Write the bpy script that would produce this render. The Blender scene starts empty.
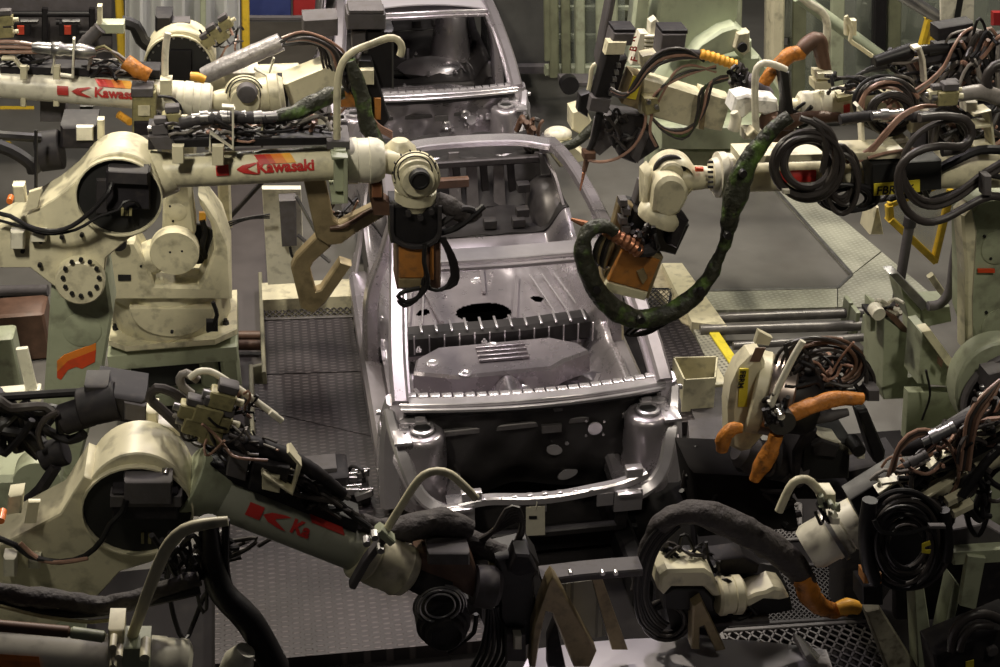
import bpy, bmesh, math, random
from mathutils import Vector, Matrix, noise as mnoise
from math import sin, cos, pi, radians, tan, sqrt, atan2
rnd = random.Random(7)
SC = bpy.context.scene
COL = SC.collection
# ---------------------------------------------------------------- camera and measuring
CAM = Vector((0, 0, 5.6)); PITCH = radians(30); F = 1450.0
FW = Vector((0, cos(PITCH), -sin(PITCH))); UP = Vector((0, sin(PITCH), cos(PITCH))); RT = Vector((1, 0, 0))
YAW = radians(9); TY = tan(YAW)
RV = Vector((cos(YAW), sin(YAW), 0)); AV = Vector((-sin(YAW), cos(YAW), 0)); ZV = Vector((0, 0, 1))
def ray(x, y): return FW + RT * ((x - 500) / F) + UP * ((333.5 - y) / F)
def W(x, y, Y0, off=0.0):
    """point on the upright plane through the line direction RV that crosses x=0 at Y0"""
    r = ray(x, y); t = (Y0 + off) / (r.y - TY * r.x)
    return CAM + r * t
def Z(x, y, z):
    r = ray(x, y); t = (z - CAM.z) / r.z
    return CAM + r * t
def dep(p): return (p - CAM).dot(FW)
def m_of(px, p): return px * dep(p) / F
CO = Vector((0.19, 7.3, 0))
def CF(u, v, w, o=None):
    o = o or CO
    return o + RV * u + AV * v + ZV * w
# ---------------------------------------------------------------- materials
MATS = {}
def mat(name, col, rough=0.5, metal=0.0, var=0.25, scale=6.0, dirt=None, dirt_amt=0.0, bump=0.0, bscale=40, spec=None, coat=0):
    if name in MATS: return MATS[name]
    m = bpy.data.materials.new(name); m.use_nodes = True
    nt = m.node_tree; N = nt.nodes; L = nt.links
    b = N['Principled BSDF']
    tc = N.new('ShaderNodeTexCoord')
    nz = N.new('ShaderNodeTexNoise'); nz.inputs['Scale'].default_value = scale; nz.inputs['Detail'].default_value = 6
    nz.inputs['Roughness'].default_value = 0.65
    L.new(tc.outputs['Object'], nz.inputs['Vector'])
    rp = N.new('ShaderNodeValToRGB'); e = rp.color_ramp.elements
    c = Vector(col)
    e[0].position = 0.3; e[1].position = 0.7
    e[0].color = (*(c * (1 - var)), 1); e[1].color = (*[min(1, q * (1 + var * 0.6)) for q in c], 1)
    L.new(nz.outputs['Fac'], rp.inputs['Fac'])
    out = rp.outputs['Color']
    if dirt:
        n2 = N.new('ShaderNodeTexNoise'); n2.inputs['Scale'].default_value = scale * 2.3; n2.inputs['Detail'].default_value = 8
        L.new(tc.outputs['Object'], n2.inputs['Vector'])
        r2 = N.new('ShaderNodeValToRGB'); r2.color_ramp.elements[0].position = 0.52; r2.color_ramp.elements[1].position = 0.72
        r2.color_ramp.elements[1].color = (dirt_amt,) * 3 + (1,)
        L.new(n2.outputs['Fac'], r2.inputs['Fac'])
        mx = N.new('ShaderNodeMix'); mx.data_type = 'RGBA'
        L.new(r2.outputs['Color'], mx.inputs[0]); L.new(out, mx.inputs[6]); mx.inputs[7].default_value = (*dirt, 1)
        out = mx.outputs[2]
    L.new(out, b.inputs['Base Color'])
    b.inputs['Metallic'].default_value = metal
    mr = N.new('ShaderNodeMapRange'); mr.inputs[3].default_value = max(0.03, rough * 0.8); mr.inputs[4].default_value = min(1, rough * 1.2)
    L.new(nz.outputs['Fac'], mr.inputs[0]); L.new(mr.outputs[0], b.inputs['Roughness'])
    if spec is not None: b.inputs['Specular IOR Level'].default_value = spec
    if coat: b.inputs['Coat Weight'].default_value = coat
    if bump:
        n3 = N.new('ShaderNodeTexNoise'); n3.inputs['Scale'].default_value = bscale; n3.inputs['Detail'].default_value = 3
        L.new(tc.outputs['Object'], n3.inputs['Vector'])
        bp = N.new('ShaderNodeBump'); bp.inputs['Strength'].default_value = bump; bp.inputs['Distance'].default_value = 0.02
        L.new(n3.outputs['Fac'], bp.inputs['Height']); L.new(bp.outputs[0], b.inputs['Normal'])
    MATS[name] = m
    return m
GRIME = (0.06, 0.05, 0.035)
CREAM = mat('cream_paint', (0.66, 0.615, 0.43), 0.40, 0, 0.14, 5, GRIME, 0.55)
WHITE = mat('worn_white_paint', (0.72, 0.69, 0.56), 0.4, 0, 0.12, 7, GRIME, 0.4)
GREEN = mat('pale_green_paint', (0.36, 0.39, 0.27), 0.45, 0, 0.14, 4, GRIME, 0.5)
GREEN2 = mat('mint_paint', (0.46, 0.51, 0.36), 0.45, 0, 0.1, 4, GRIME, 0.3)
BLACK = mat('black_rubber', (0.013, 0.012, 0.013), 0.45, 0, 0.3, 20, spec=.35)
DARK = mat('dark_grey_casting', (0.035, 0.032, 0.034), 0.58, 0.0, 0.3, 12, (0.09, 0.075, 0.06), 0.3, spec=.25)
MOTOR = mat('black_motor_paint', (0.020, 0.018, 0.021), 0.58, 0.0, 0.3, 10, (0.07, 0.06, 0.055), 0.3, spec=.22)
GREYP = mat('grey_box_paint', (0.10, 0.092, 0.095), 0.6, 0, 0.2, 9, GRIME, 0.4, spec=.25)
HOSE = mat('grey_brown_hose', (0.040, 0.034, 0.032), 0.42, 0, 0.3, 14)
HOSEG = mat('pale_grey_hose', (0.24, 0.22, 0.20), 0.42, 0, 0.25, 12, GRIME, 0.4)
COPPER = mat('copper_brown_hose', (0.34, 0.20, 0.145), 0.35, 0, 0.3, 12)
SILV = mat('silver_conduit_wrap', (0.42, 0.40, 0.40), 0.38, 0.35, 0.25, 14, GRIME, 0.4, bump=0.3, bscale=25)
ORANGE = mat('orange_sleeve', (0.52, 0.19, 0.025), 0.5, 0, 0.4, 9, (0.04, 0.02, 0.01), 0.8, bump=0.6, bscale=30)
ORANGEP = mat('orange_panel', (0.42, 0.17, 0.035), 0.5, 0, 0.25, 8, GRIME, 0.6)
YEL = mat('yellow_paint', (0.62, 0.42, 0.03), 0.45, 0, 0.15, 8, GRIME, 0.3)
YELT = mat('yellow_label_tape', (0.72, 0.60, 0.04), 0.5, 0, 0.1, 8, GRIME, 0.25)
RED = mat('red_lettering', (0.50, 0.03, 0.025), 0.45, 0, 0.15, 8, GRIME, 0.3)
REDO = mat('red_orange_stripe', (0.60, 0.07, 0.02), 0.45, 0, 0.12, 8, GRIME, 0.3)
ORA = mat('orange_stripe', (0.75, 0.22, 0.03), 0.45, 0, 0.12, 8, GRIME, 0.3)
AMB = mat('amber_stripe', (0.85, 0.42, 0.05), 0.45, 0, 0.12, 8, GRIME, 0.3)
STEEL = mat('steel', (0.42, 0.41, 0.41), 0.32, 0.9, 0.25, 14)
CHROME = mat('bright_metal', (0.75, 0.74, 0.72), 0.15, 1, 0.1, 14)
BRONZE = mat('bronze_casting', (0.30, 0.235, 0.13), 0.42, 0.3, 0.3, 7, (0.04, 0.03, 0.02), 0.5)
BROWN = mat('brown_casting', (0.12, 0.065, 0.042), 0.5, 0.1, 0.35, 10)
CARM = mat('galvanised_body_steel', (0.44, 0.405, 0.435), 0.28, 0.68, 0.22, 2.5, bump=0.05, bscale=9)
CARS = mat('bright_body_steel', (0.68, 0.65, 0.68), 0.25, 0.7, 0.15, 4)
CARD = mat('firewall_and_shaded_steel', (0.032, 0.029, 0.030), 0.5, 0.3, 0.3, 5)  # firewall's own dark steel; also puts the rear cabin's shade into colour
ROOFP = mat('roof_panel_steel', (0.60, 0.57, 0.62), 0.4, 0.3, 0.08, 2)
CAMO = mat('dark_green_hose_cover', (0.030, 0.032, 0.020), 0.5, 0, 0.5, 4, (0.13, 0.24, 0.04), 0.9, bump=0.8, bscale=28)
CLOTH = mat('dark_cloth_sleeve', (0.045, 0.038, 0.038), 0.75, 0, 0.35, 8, (0.08, 0.07, 0.06), 0.4, bump=0.9, bscale=22)
BLUE = mat('blue_sheet', (0.03, 0.045, 0.16), 0.5, 0, 0.2, 3)
REDS = mat('red_sheet', (0.32, 0.02, 0.02), 0.5, 0, 0.2, 3)
PAPER = mat('cream_card', (0.55, 0.52, 0.42), 0.7, 0, 0.1, 20)
OLIVE = mat('olive_valve_body', (0.30, 0.27, 0.13), 0.5, 0.1, 0.3, 14, GRIME, 0.5)
INK_DARK = mat('black_ink_and_recess_dark', (0.01, 0.01, 0.01), 0.6, 0, 0.1, 5)  # print and black parts; also the dark of recesses and openings
COPPERM = mat('copper_tip', (0.45, 0.2, 0.11), 0.35, 0.7, 0.2, 12)

LUMPY = (CAMO, CLOTH, ORANGE, BROWN)
def tread(name, base, hi, kx, ky, metal=0.3, rough=0.45, rot=0.0, sharp=0.35):
    """rolled tread plate: staggered raised dashes, as bump and worn tops"""
    m = bpy.data.materials.new(name); m.use_nodes = True
    nt = m.node_tree; N = nt.nodes; L = nt.links; b = N['Principled BSDF']
    tc = N.new('ShaderNodeTexCoord'); mp = N.new('ShaderNodeMapping')
    mp.inputs['Rotation'].default_value = (0, 0, -YAW + rot); L.new(tc.outputs['Object'], mp.inputs['Vector'])
    sp = N.new('ShaderNodeSeparateXYZ'); L.new(mp.outputs[0], sp.inputs[0])
    def M(op, a, b_=None):
        n = N.new('ShaderNodeMath'); n.operation = op
        for i, q in enumerate((a, b_)):
            if q is None: continue
            if isinstance(q, (int, float)): n.inputs[i].default_value = q
            else: L.new(q, n.inputs[i])
        return n.outputs[0]
    sx = M('SINE', M('MULTIPLY', sp.outputs[0], kx)); sy = M('SINE', M('MULTIPLY', sp.outputs[1], ky))
    pr = M('MULTIPLY', sx, sy)
    ht = N.new('ShaderNodeMapRange'); ht.inputs[1].default_value = sharp; ht.inputs[2].default_value = sharp + 0.3
    L.new(pr, ht.inputs[0])
    nz = N.new('ShaderNodeTexNoise'); nz.inputs['Scale'].default_value = 2.2; nz.inputs['Detail'].default_value = 7
    L.new(tc.outputs['Object'], nz.inputs['Vector'])
    wear = N.new('ShaderNodeMapRange'); wear.inputs[1].default_value = 0.3; wear.inputs[2].default_value = 0.65
    wear.inputs[3].default_value = 0.35; wear.inputs[4].default_value = 1.0
    L.new(nz.outputs['Fac'], wear.inputs[0])
    f = M('MULTIPLY', ht.outputs[0], wear.outputs[0])
    mx = N.new('ShaderNodeMix'); mx.data_type = 'RGBA'
    L.new(f, mx.inputs[0])
    rp = N.new('ShaderNodeValToRGB'); rp.color_ramp.elements[0].color = (*[q * 0.7 for q in base], 1); rp.color_ramp.elements[1].color = (*[q * 1.25 for q in base], 1)
    rp.color_ramp.elements[0].position = 0.35; rp.color_ramp.elements[1].position = 0.65
    L.new(nz.outputs['Fac'], rp.inputs[0]); L.new(rp.outputs[0], mx.inputs[6]); mx.inputs[7].default_value = (*hi, 1)
    L.new(mx.outputs[2], b.inputs['Base Color'])
    b.inputs['Metallic'].default_value = metal; b.inputs['Roughness'].default_value = rough
    bp = N.new('ShaderNodeBump'); bp.inputs['Strength'].default_value = 0.6; bp.inputs['Distance'].default_value = 0.006
    L.new(ht.outputs[0], bp.inputs['Height']); L.new(bp.outputs[0], b.inputs['Normal'])
    return m
TREADD = tread('dark_tread_plate', (0.027, 0.022, 0.024), (0.10, 0.085, 0.087), 50, 150)
TREADL = tread('pale_tread_plate', (0.34, 0.34, 0.27), (0.50, 0.50, 0.42), 75, 150, 0.1, 0.5)
TREADG = tread('speckled_tread_plate', (0.30, 0.29, 0.23), (0.08, 0.08, 0.07), 120, 120, 0.1, 0.6, 0.6, 0.2)
# ---------------------------------------------------------------- mesh building
class MB:
    def __init__(s): s.bm = bmesh.new()
    def quadring(s, r0, r1):
        n = len(r0)
        for i in range(n):
            try: s.bm.faces.new((r0[i], r0[(i + 1) % n], r1[(i + 1) % n], r1[i]))
            except ValueError: pass
    def cap(s, r):
        try: s.bm.faces.new(r)
        except ValueError: pass
    def lathe(s, p0, axis, prof, seg=24, a0=0.0, a1=2 * pi):
        """prof: list of (distance along axis, radius)"""
        ax = axis.normalized(); e1 = ax.orthogonal().normalized(); e2 = ax.cross(e1)
        rings = []
        for d, r in prof:
            c = p0 + ax * d
            rings.append([s.bm.verts.new(c + (e1 * cos(t) + e2 * sin(t)) * max(r, 1e-4)) for t in [2 * pi * k / seg for k in range(seg)]])
        for a, b in zip(rings, rings[1:]): s.quadring(a, b)
        s.cap(rings[0][::-1]); s.cap(rings[-1])
        return s
    def cyl(s, p0, p1, r0, r1=None, seg=20, bev=0.0):
        r1 = r0 if r1 is None else r1
        l = (p1 - p0).length
        if bev: prof = [(0, r0 - bev), (bev, r0), (l - bev, r1), (l, r1 - bev)]
        else: prof = [(0, r0), (l, r1)]
        return s.lathe(p0, p1 - p0, prof, seg)
    def tube(s, pts, r, seg=8, smooth=True, closed=False, rib=0.0, step=0.05):
        """r number or list; pts world points; rib: ringed conduit depth"""
        if smooth and len(pts) > 2: pts, rr = catmull(pts, r, closed, step)
        else: rr = [r] * len(pts) if not isinstance(r, (list, tuple)) else list(r)
        if rib: rr = [q * (1 + (rib if k % 2 else 0)) for k, q in enumerate(rr)]
        n = len(pts); rings = []; nrm = None
        for i, p in enumerate(pts):
            a = pts[i - 1] if (i > 0 or closed) else p; b = pts[(i + 1) % n] if (i < n - 1 or closed) else p
            t = (b - a)
            if t.length < 1e-7: t = Vector((0, 0, 1))
            t.normalize()
            if nrm is None: nrm = t.orthogonal().normalized()
            nrm = nrm - t * nrm.dot(t)
            if nrm.length < 1e-6: nrm = t.orthogonal()
            nrm.normalize(); e2 = t.cross(nrm)
            rings.append([s.bm.verts.new(p + (nrm * cos(q) + e2 * sin(q)) * rr[i]) for q in [2 * pi * k / seg for k in range(seg)]])
        for a, b in zip(rings, rings[1:]): s.quadring(a, b)
        if closed: s.quadring(rings[-1], rings[0])
        else: s.cap(rings[0][::-1]); s.cap(rings[-1])
        return s
    def sweep(s, pts, wv, w, h, smooth=False, closed_ends=True):
        """rectangular beam: wv = width direction (or list), w width, h height (numbers or lists)"""
        n = len(pts)
        if smooth and n > 2:
            pts, idx = catmull(pts, [float(i) for i in range(n)], False, 0.06)
            def at(q, k):
                if not isinstance(q, (list, tuple)): return q
                f = min(max(idx[k], 0), n - 1.0001); i = int(f); return q[i] * (1 - f + i) + q[i + 1] * (f - i)
        else:
            def at(q, k): return q[k] if isinstance(q, (list, tuple)) else q
        rings = []
        for i, p in enumerate(pts):
            t = (pts[min(i + 1, len(pts) - 1)] - pts[max(i - 1, 0)]).normalized()
            x = at(wv, i); x = (x - t * x.dot(t)).normalized(); y = t.cross(x)
            ww = at(w, i) / 2; hh = at(h, i) / 2; c = min(ww, hh) * 0.35
            rings.append([s.bm.verts.new(p + x * a + y * b) for a, b in ((-ww + c, -hh), (ww - c, -hh), (ww, -hh + c), (ww, hh - c), (ww - c, hh), (-ww + c, hh), (-ww, hh - c), (-ww, -hh + c))])
        for a, b in zip(rings, rings[1:]): s.quadring(a, b)
        s.cap(rings[0][::-1]); s.cap(rings[-1])
        return s
    def prism(s, pts, ext, bev=0.0):
        """closed outline (world points) extruded by vector ext; bev chamfers the near edge"""
        n = len(pts); c = sum(pts, Vector()) / n
        r = []
        if bev:
            e = ext.normalized()
            per = []
            for i in range(n):
                a = (pts[i] - pts[i - 1]); b = (pts[(i + 1) % n] - pts[i])
                na = a.cross(e); nb = b.cross(e)
                if na.length > 1e-9: na.normalize()
                if nb.length > 1e-9: nb.normalize()
                d = na + nb
                per.append(d.normalized() if d.length > 1e-6 else na)
            area = sum((pts[i] - c).cross(pts[(i + 1) % n] - c).dot(e) for i in range(n))
            sg = 1 if area > 0 else -1
            r.append([s.bm.verts.new(p - q * sg * bev) for p, q in zip(pts, per)])
            r.append([s.bm.verts.new(p + e * bev) for p in pts])
        else: r.append([s.bm.verts.new(p) for p in pts])
        r.append([s.bm.verts.new(p + ext) for p in pts])
        for a, b in zip(r, r[1:]): s.quadring(a, b)
        s.cap(r[0][::-1]); s.cap(r[-1])
        return s
    def box(s, c, sx, sy, sz, ax=None, ay=None, az=None, bev=0.0):
        ax = (ax or RV).normalized(); ay = (ay or AV).normalized(); az = (az or ax.cross(ay)).normalized()
        b = bev if bev else min(sx, sy, sz) * 0.06
        hx, hy, hz = sx / 2, sy / 2, sz / 2
        def ring(z, i): return [s.bm.verts.new(c + ax * p + ay * q + az * z) for p, q in
            ((-hx + b + i, -hy + i), (hx - b - i, -hy + i), (hx - i, -hy + b + i), (hx - i, hy - b - i), (hx - b - i, hy - i), (-hx + b + i, hy - i), (-hx + i, hy - b - i), (-hx + i, -hy + b + i))]
        R = [ring(-hz, b), ring(-hz + b, 0), ring(hz - b, 0), ring(hz, b)]
        for a, q in zip(R, R[1:]): s.quadring(a, q)
        s.cap(R[0][::-1]); s.cap(R[-1])
        return s
    def beam(s, p0, p1, w, h, wv=None):
        return s.sweep([p0, p1], wv or (AV if abs((p1 - p0).normalized().dot(AV)) < 0.9 else RV), w, h)
    def grid(s, fn, nu, nv, skip=None, thick=None):
        vs = [[s.bm.verts.new(fn(i / nu, j / nv)) for j in range(nv + 1)] for i in range(nu + 1)]
        for i in range(nu):
            for j in range(nv):
                if skip and skip((i + .5) / nu, (j + .5) / nv): continue
                s.bm.faces.new((vs[i][j], vs[i + 1][j], vs[i + 1][j + 1], vs[i][j + 1]))
        if thick:
            s.bm.normal_update()
            bmesh.ops.solidify(s.bm, geom=s.bm.faces[:], thickness=thick)
        return s
    def ball(s, c, r, sc=None, seg=14):
        m = Matrix.Translation(c) @ Matrix.Diagonal((*(sc or (1, 1, 1)), 1))
        bmesh.ops.create_uvsphere(s.bm, u_segments=seg, v_segments=seg // 2 + 2, radius=r, matrix=m); return s
    def bolts(s, c, axis, R, n, r, h, ph=0.0):
        ax = axis.normalized(); e1 = ax.orthogonal().normalized(); e2 = ax.cross(e1)
        for k in range(n):
            t = 2 * pi * k / n + ph; p = c + (e1 * cos(t) + e2 * sin(t)) * R
            s.cyl(p, p + ax * h, r, seg=6)
        return s
def catmull(pts, r, closed=False, step=0.05):
    n = len(pts); out = []; ro = []
    rl = r if isinstance(r, (list, tuple)) else [r] * n
    segs = n if closed else n - 1
    for i in range(segs):
        if closed: p = [pts[(i + k - 1) % n] for k in range(4)]; q = [rl[(i + k - 1) % n] for k in range(4)]
        else:
            g = lambda k: min(max(k, 0), n - 1)
            p = [pts[g(i + k - 1)] for k in range(4)]; q = [rl[g(i + k - 1)] for k in range(4)]
            if i == 0: p[0] = p[1] * 2 - p[2]
            if i == n - 2: p[3] = p[2] * 2 - p[1]
        m = max(2, min(24, int((p[2] - p[1]).length / step) + 1))
        for k in range(m):
            t = k / m; t2 = t * t; t3 = t2 * t
            out.append((p[1] * 2 + (p[2] - p[0]) * t + (p[0] * 2 - p[1] * 5 + p[2] * 4 - p[3]) * t2 + (p[1] * 3 - p[0] - p[2] * 3 + p[3]) * t3) * 0.5)
            ro.append(q[1] * (1 - t) + q[2] * t)
    if not closed: out.append(pts[-1].copy()); ro.append(rl[-1])
    return out, ro
def finish(name, mb, m, root=None, flat=False, base=None):
    """link what mb holds as ONE mesh object; verts are world points, moved into the root's frame"""
    bm = mb.bm if isinstance(mb, MB) else mb
    bmesh.ops.recalc_face_normals(bm, faces=bm.faces[:])
    if root is not None:
        top = root
        while top.parent: top = top.parent
        org = Vector(top.location)
        loc = Vector((0, 0, 0))
    else:
        if base is None:
            xs = [v.co for v in bm.verts]
            base = Vector(((min(v.x for v in xs) + max(v.x for v in xs)) / 2, (min(v.y for v in xs) + max(v.y for v in xs)) / 2, min(v.z for v in xs)))
        org = base; loc = base
    bmesh.ops.translate(bm, verts=bm.verts[:], vec=-org)
    me = bpy.data.meshes.new(name); bm.to_mesh(me); bm.free()
    me.materials.append(m)
    if not flat:
        me.polygons.foreach_set('use_smooth', [True] * len(me.polygons))
        me.set_sharp_from_angle(angle=radians(38))
    o = bpy.data.objects.new(name, me); COL.objects.link(o); o.location = loc
    if root is not None: o.parent = root
    return o
def finish_pieces(name, mb, m, root, flat=False):
    """every separate piece of mb becomes an object of its own under root"""
    bm = mb.bm; bm.verts.ensure_lookup_table(); seen = set(); out = []
    for v0 in bm.verts:
        if v0 in seen: continue
        st = [v0]; seen.add(v0); comp = []
        while st:
            v = st.pop(); comp.append(v)
            for e in v.link_edges:
                o = e.other_vert(v)
                if o not in seen: seen.add(o); st.append(o)
        b2 = bmesh.new(); mp = {v: b2.verts.new(v.co) for v in comp}
        fs = {f for v in comp for f in v.link_faces}
        for f in fs: b2.faces.new([mp[v] for v in f.verts])
        out.append(finish(name, b2, m, root, flat))
    bm.free(); return out[0]
def to_floor(root, p, w, m, name='leg', z=0.0):
    """square leg from point p straight down to the floor"""
    return finish(name, MB().beam(p, Vector((p.x, p.y, z)), w, w, RV), m, root)
def thing(name, label, cat, loc, group=None):
    o = bpy.data.objects.new(name, None); COL.objects.link(o); o.location = loc; o.empty_display_size = 0.1
    o['label'] = label; o['category'] = cat
    if group: o['group'] = group
    return o
def tag(o, label, cat, group=None, kind=None):
    o['label'] = label; o['category'] = cat
    if group: o['group'] = group
    if kind: o['kind'] = kind
    return o
def struct(o): o['kind'] = 'structure'; return o
def hose(root, pts, Y0, rpx, m, name='hose', seg=8, rib=0.0, step=0.05):
    """pts: (x, y[, offset]) in the plane Y0"""
    P = [W(p[0], p[1], Y0, p[2] if len(p) > 2 else 0) for p in pts]
    r = [m_of(rpx if not isinstance(rpx, (list, tuple)) else rpx[i], q) for i, q in enumerate(P)]
    mb = MB()
    if m in LUMPY:
        mb.tube(P, r, max(seg, 14), step=.022)
        sd = Vector((root.location.x * 3.1, len(P) * 1.7, P[0].x * 9)); rm = sum(r) / len(r)
        mb.bm.normal_update()
        for v in mb.bm.verts:
            q = v.co * (.55 / rm)
            v.co += v.normal * rm * (.22 * mnoise.noise(q + sd) + .14 * mnoise.noise(q * 2.3 + sd))
    else: mb.tube(P, r, seg, rib=rib, step=step)
    return finish(name, mb, m, root)
def poly(pts, Y0, off=0.0): return [W(x, y, Y0, off) for x, y in pts]
def plate(root, name, pts, Y0, off, th, m, bev=0.006): return finish(name, MB().prism(poly(pts, Y0, off), AV * th, bev), m, root)
def zprism(pts, z, th): return MB().prism([Z(x, y, z) for x, y in pts], ZV * -th)
def disc(mb, x, y, rpx, Y0, off, th, bev=0.004, seg=28):
    p = W(x, y, Y0, off); r = m_of(rpx, p); mb.cyl(p, p + AV * th, r, r, seg, bev); return mb
def text_mesh(body, size, bold=0.0):
    cu = bpy.data.curves.new('t', 'FONT'); cu.body = body; cu.size = size; cu.offset = bold; cu.resolution_u = 3
    ob = bpy.data.objects.new('t', cu); COL.objects.link(ob)
    dg = bpy.context.evaluated_depsgraph_get(); dg.update()
    me = bpy.data.meshes.new_from_object(ob.evaluated_get(dg))
    bm = bmesh.new(); bm.from_mesh(me)
    bpy.data.objects.remove(ob); bpy.data.curves.remove(cu); bpy.data.meshes.remove(me)
    bmesh.ops.triangulate(bm, faces=bm.faces[:])
    return bm
def on_cyl(bm, p0, axis, R, s0, ang0, up, lift=0.003, cuts=2):
    """wrap flat (x along, y around) mesh bm on a cylinder; up = direction of angle 0"""
    ax = axis.normalized(); e1 = (up - ax * up.dot(ax)).normalized(); e2 = e1.cross(ax)
    if cuts: bmesh.ops.subdivide_edges(bm, edges=bm.edges[:], cuts=cuts, use_grid_fill=True)
    for v in bm.verts:
        t = ang0 + v.co.y / R
        v.co = p0 + ax * (s0 + v.co.x) + (e1 * cos(t) + e2 * sin(t)) * (R + lift)
    return bm
def quads(ql, n=4):
    """flat quads [(4 xy points)...] cut n times, for on_cyl"""
    bm = bmesh.new()
    for q in ql:
        vs = [bm.verts.new((x, y, 0)) for x, y in q]
        bm.faces.new(vs)
    return bm
def flat_text(body, size, p, xdir, ydir, bold=0.0, th=0.003):
    bm = text_mesh(body, size, bold)
    n = xdir.cross(ydir).normalized()
    for v in bm.verts: v.co = p + xdir * v.co.x + ydir * v.co.y + n * th
    return bm
# ================================================================ SETTING
FLOORM = mat('worn_grey_floor', (0.140, 0.134, 0.122), 0.40, 0, 0.28, 1.1, (0.10, 0.09, 0.08), 0.5)
bm = MB(); bm.box(Vector((0, 10, -0.10)), 16, 18, 0.2, Vector((1, 0, 0)), Vector((0, 1, 0)))
struct(finish('floor', bm, FLOORM))
SHADEB = mat('shade_black', (.016, .0145, .015), .85, 0, .35, 2.5, (.035, .032, .03), .4, spec=.1)  # rough black with the darkness of the pit put into its colour
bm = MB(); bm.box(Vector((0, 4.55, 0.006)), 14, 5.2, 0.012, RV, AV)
struct(finish('floor', bm, SHADEB))  # black sheet over the floor, standing in for the foreground darkness
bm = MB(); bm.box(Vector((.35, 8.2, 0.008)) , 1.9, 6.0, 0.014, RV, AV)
struct(finish('floor', bm, SHADEB))  # second black sheet, shade put into the floor under the cars
WALLM = mat('dark_panelled_wall', (0.07, 0.07, 0.065), 0.6, 0, 0.3, 1.5)
bm = MB(); bm.box(Vector((0, 18.9, 2.0)), 16, 0.2, 4.0, Vector((1, 0, 0)), Vector((0, 1, 0)))
for k in range(16):
    bm.box(Vector((-7.5 + k, 18.77, 2.0)), 0.06, 0.06, 3.98, Vector((1, 0, 0)), Vector((0, 1, 0)))
struct(finish('wall_back', bm, WALLM))
def plateZ(name, pts, z, th, m, label, cat, group=None, kind=None):
    o = finish(name, zprism(pts, z, th), m, flat=True); return tag(o, label, cat, group)
# walkway beside the car, left
plateZ('tread_plate', [(262, 321), (352, 318), (361, 371), (264, 374)], 0.10, 0.1, TREADD, 'dark ribbed tread plate just below the bronze gun arms, left walkway', 'floor plate')
plateZ('tread_plate', [(264, 375), (361, 372), (372, 436), (252, 408), (252, 384), (264, 384)], 0.10, 0.1, TREADD, 'dark tread plate between the stepped walkway edge and the car sill', 'floor plate')
plateZ('tread_plate', [(252, 409), (372, 406), (384, 470), (395, 520), (252, 520)], 0.095, 0.09, TREADD, 'dark tread plate below the stepped edge, beside the car front', 'floor plate')
plateZ('tread_plate', [(215, 521), (440, 521), (490, 640), (215, 664)], 0.10, 0.1, TREADD, 'dark dimpled tread plate in the foreground under the lowered robot arm', 'floor plate')
bm = MB()
for a, b in (((261, 283), (265, 384)), ((264, 375), (252, 378)), ((252, 376), (255, 520))):
    A_, B_ = Z(*a, 0.1), Z(*b, 0.1); bm.beam(A_ + ZV * 0.01, B_ + ZV * 0.01, 0.03, 0.18)
tag(finish('kerb_angle', bm, mat('dull_kerb', (.20, .19, .13), .5, 0, .2, 6, GRIME, .5)), 'thin pale stepped steel edging along the left walkway', 'edging')
bm = zprism([(261, 283), (349, 279), (352, 296), (262, 300)], 0.2, 0.2)
tag(finish('end_block', bm, CREAM), 'low cream block closing the far end of the left walkway', 'block')
def grate(name, quad, nx, ny, m, label, cat='grating', bw=0.008, z=0.1):
    """expanded metal panel: two families of slanted strands inside a frame"""
    A, B, C, D = [Z(x, y, z) for x, y in quad]
    P = lambda a, b: (A * (1 - a) + B * a) * (1 - b) + (D * (1 - a) + C * a) * b
    bm = MB()
    for s in (1, -1):
        for k in range(-ny, nx + 1):
            # strand from (k/nx, 0) moving +-1 cell per row
            a0, b0, a1, b1 = (k / nx, 0.0, (k + ny) / nx, 1.0) if s == 1 else ((k + ny) / nx, 0.0, k / nx, 1.0)
            f0 = 0.0; f1 = 1.0; da = a1 - a0
            lo = sorted(((0 - a0) / da, (1 - a0) / da)); f0 = max(0, lo[0]); f1 = min(1, lo[1])
            if f1 - f0 < 0.01: continue
            p, q = P(a0 + da * f0, f0), P(a0 + da * f1, f1)
            bm.sweep([p, q], ZV, 0.012, bw)
    for p, q in ((A, B), (B, C), (C, D), (D, A)): bm.beam(p, q, 0.03, 0.03)
    return tag(finish(name, bm, m), label, cat)
GRATEM = mat('grating_steel', (0.10, 0.092, 0.09), 0.45, 0.5, 0.3, 9)
grate('expanded_grating', [(263, 301), (352, 297), (354, 317), (263, 320)], 14, 4, GRATEM, 'narrow expanded metal grating at the far end of the left walkway')
grate('expanded_grating', [(608, 290), (672, 290), (668, 312), (612, 312)], 12, 5, CHROME, 'small bright grating behind the orange gun panel, right of the car')
grate('expanded_grating', [(720, 632), (868, 622), (905, 668), (740, 690)], 13, 5, GRATEM, 'coarse expanded metal grating at the bottom edge beside the silver panel', bw=0.014)
grate('expanded_grating', [(700, 566), (850, 566), (862, 618), (706, 628)], 30, 12, mat('dark_grating', (0.04, 0.036, 0.036), 0.5, 0.4, 0.3, 9), 'fine dark grating under the drooping black sleeve, right foreground', bw=0.008)
grate('expanded_grating', [(745, 505), (800, 505), (800, 540), (735, 545)], 14, 8, GRATEM, 'small dim grating behind the short bent guard pipe, right of the car')
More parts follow.
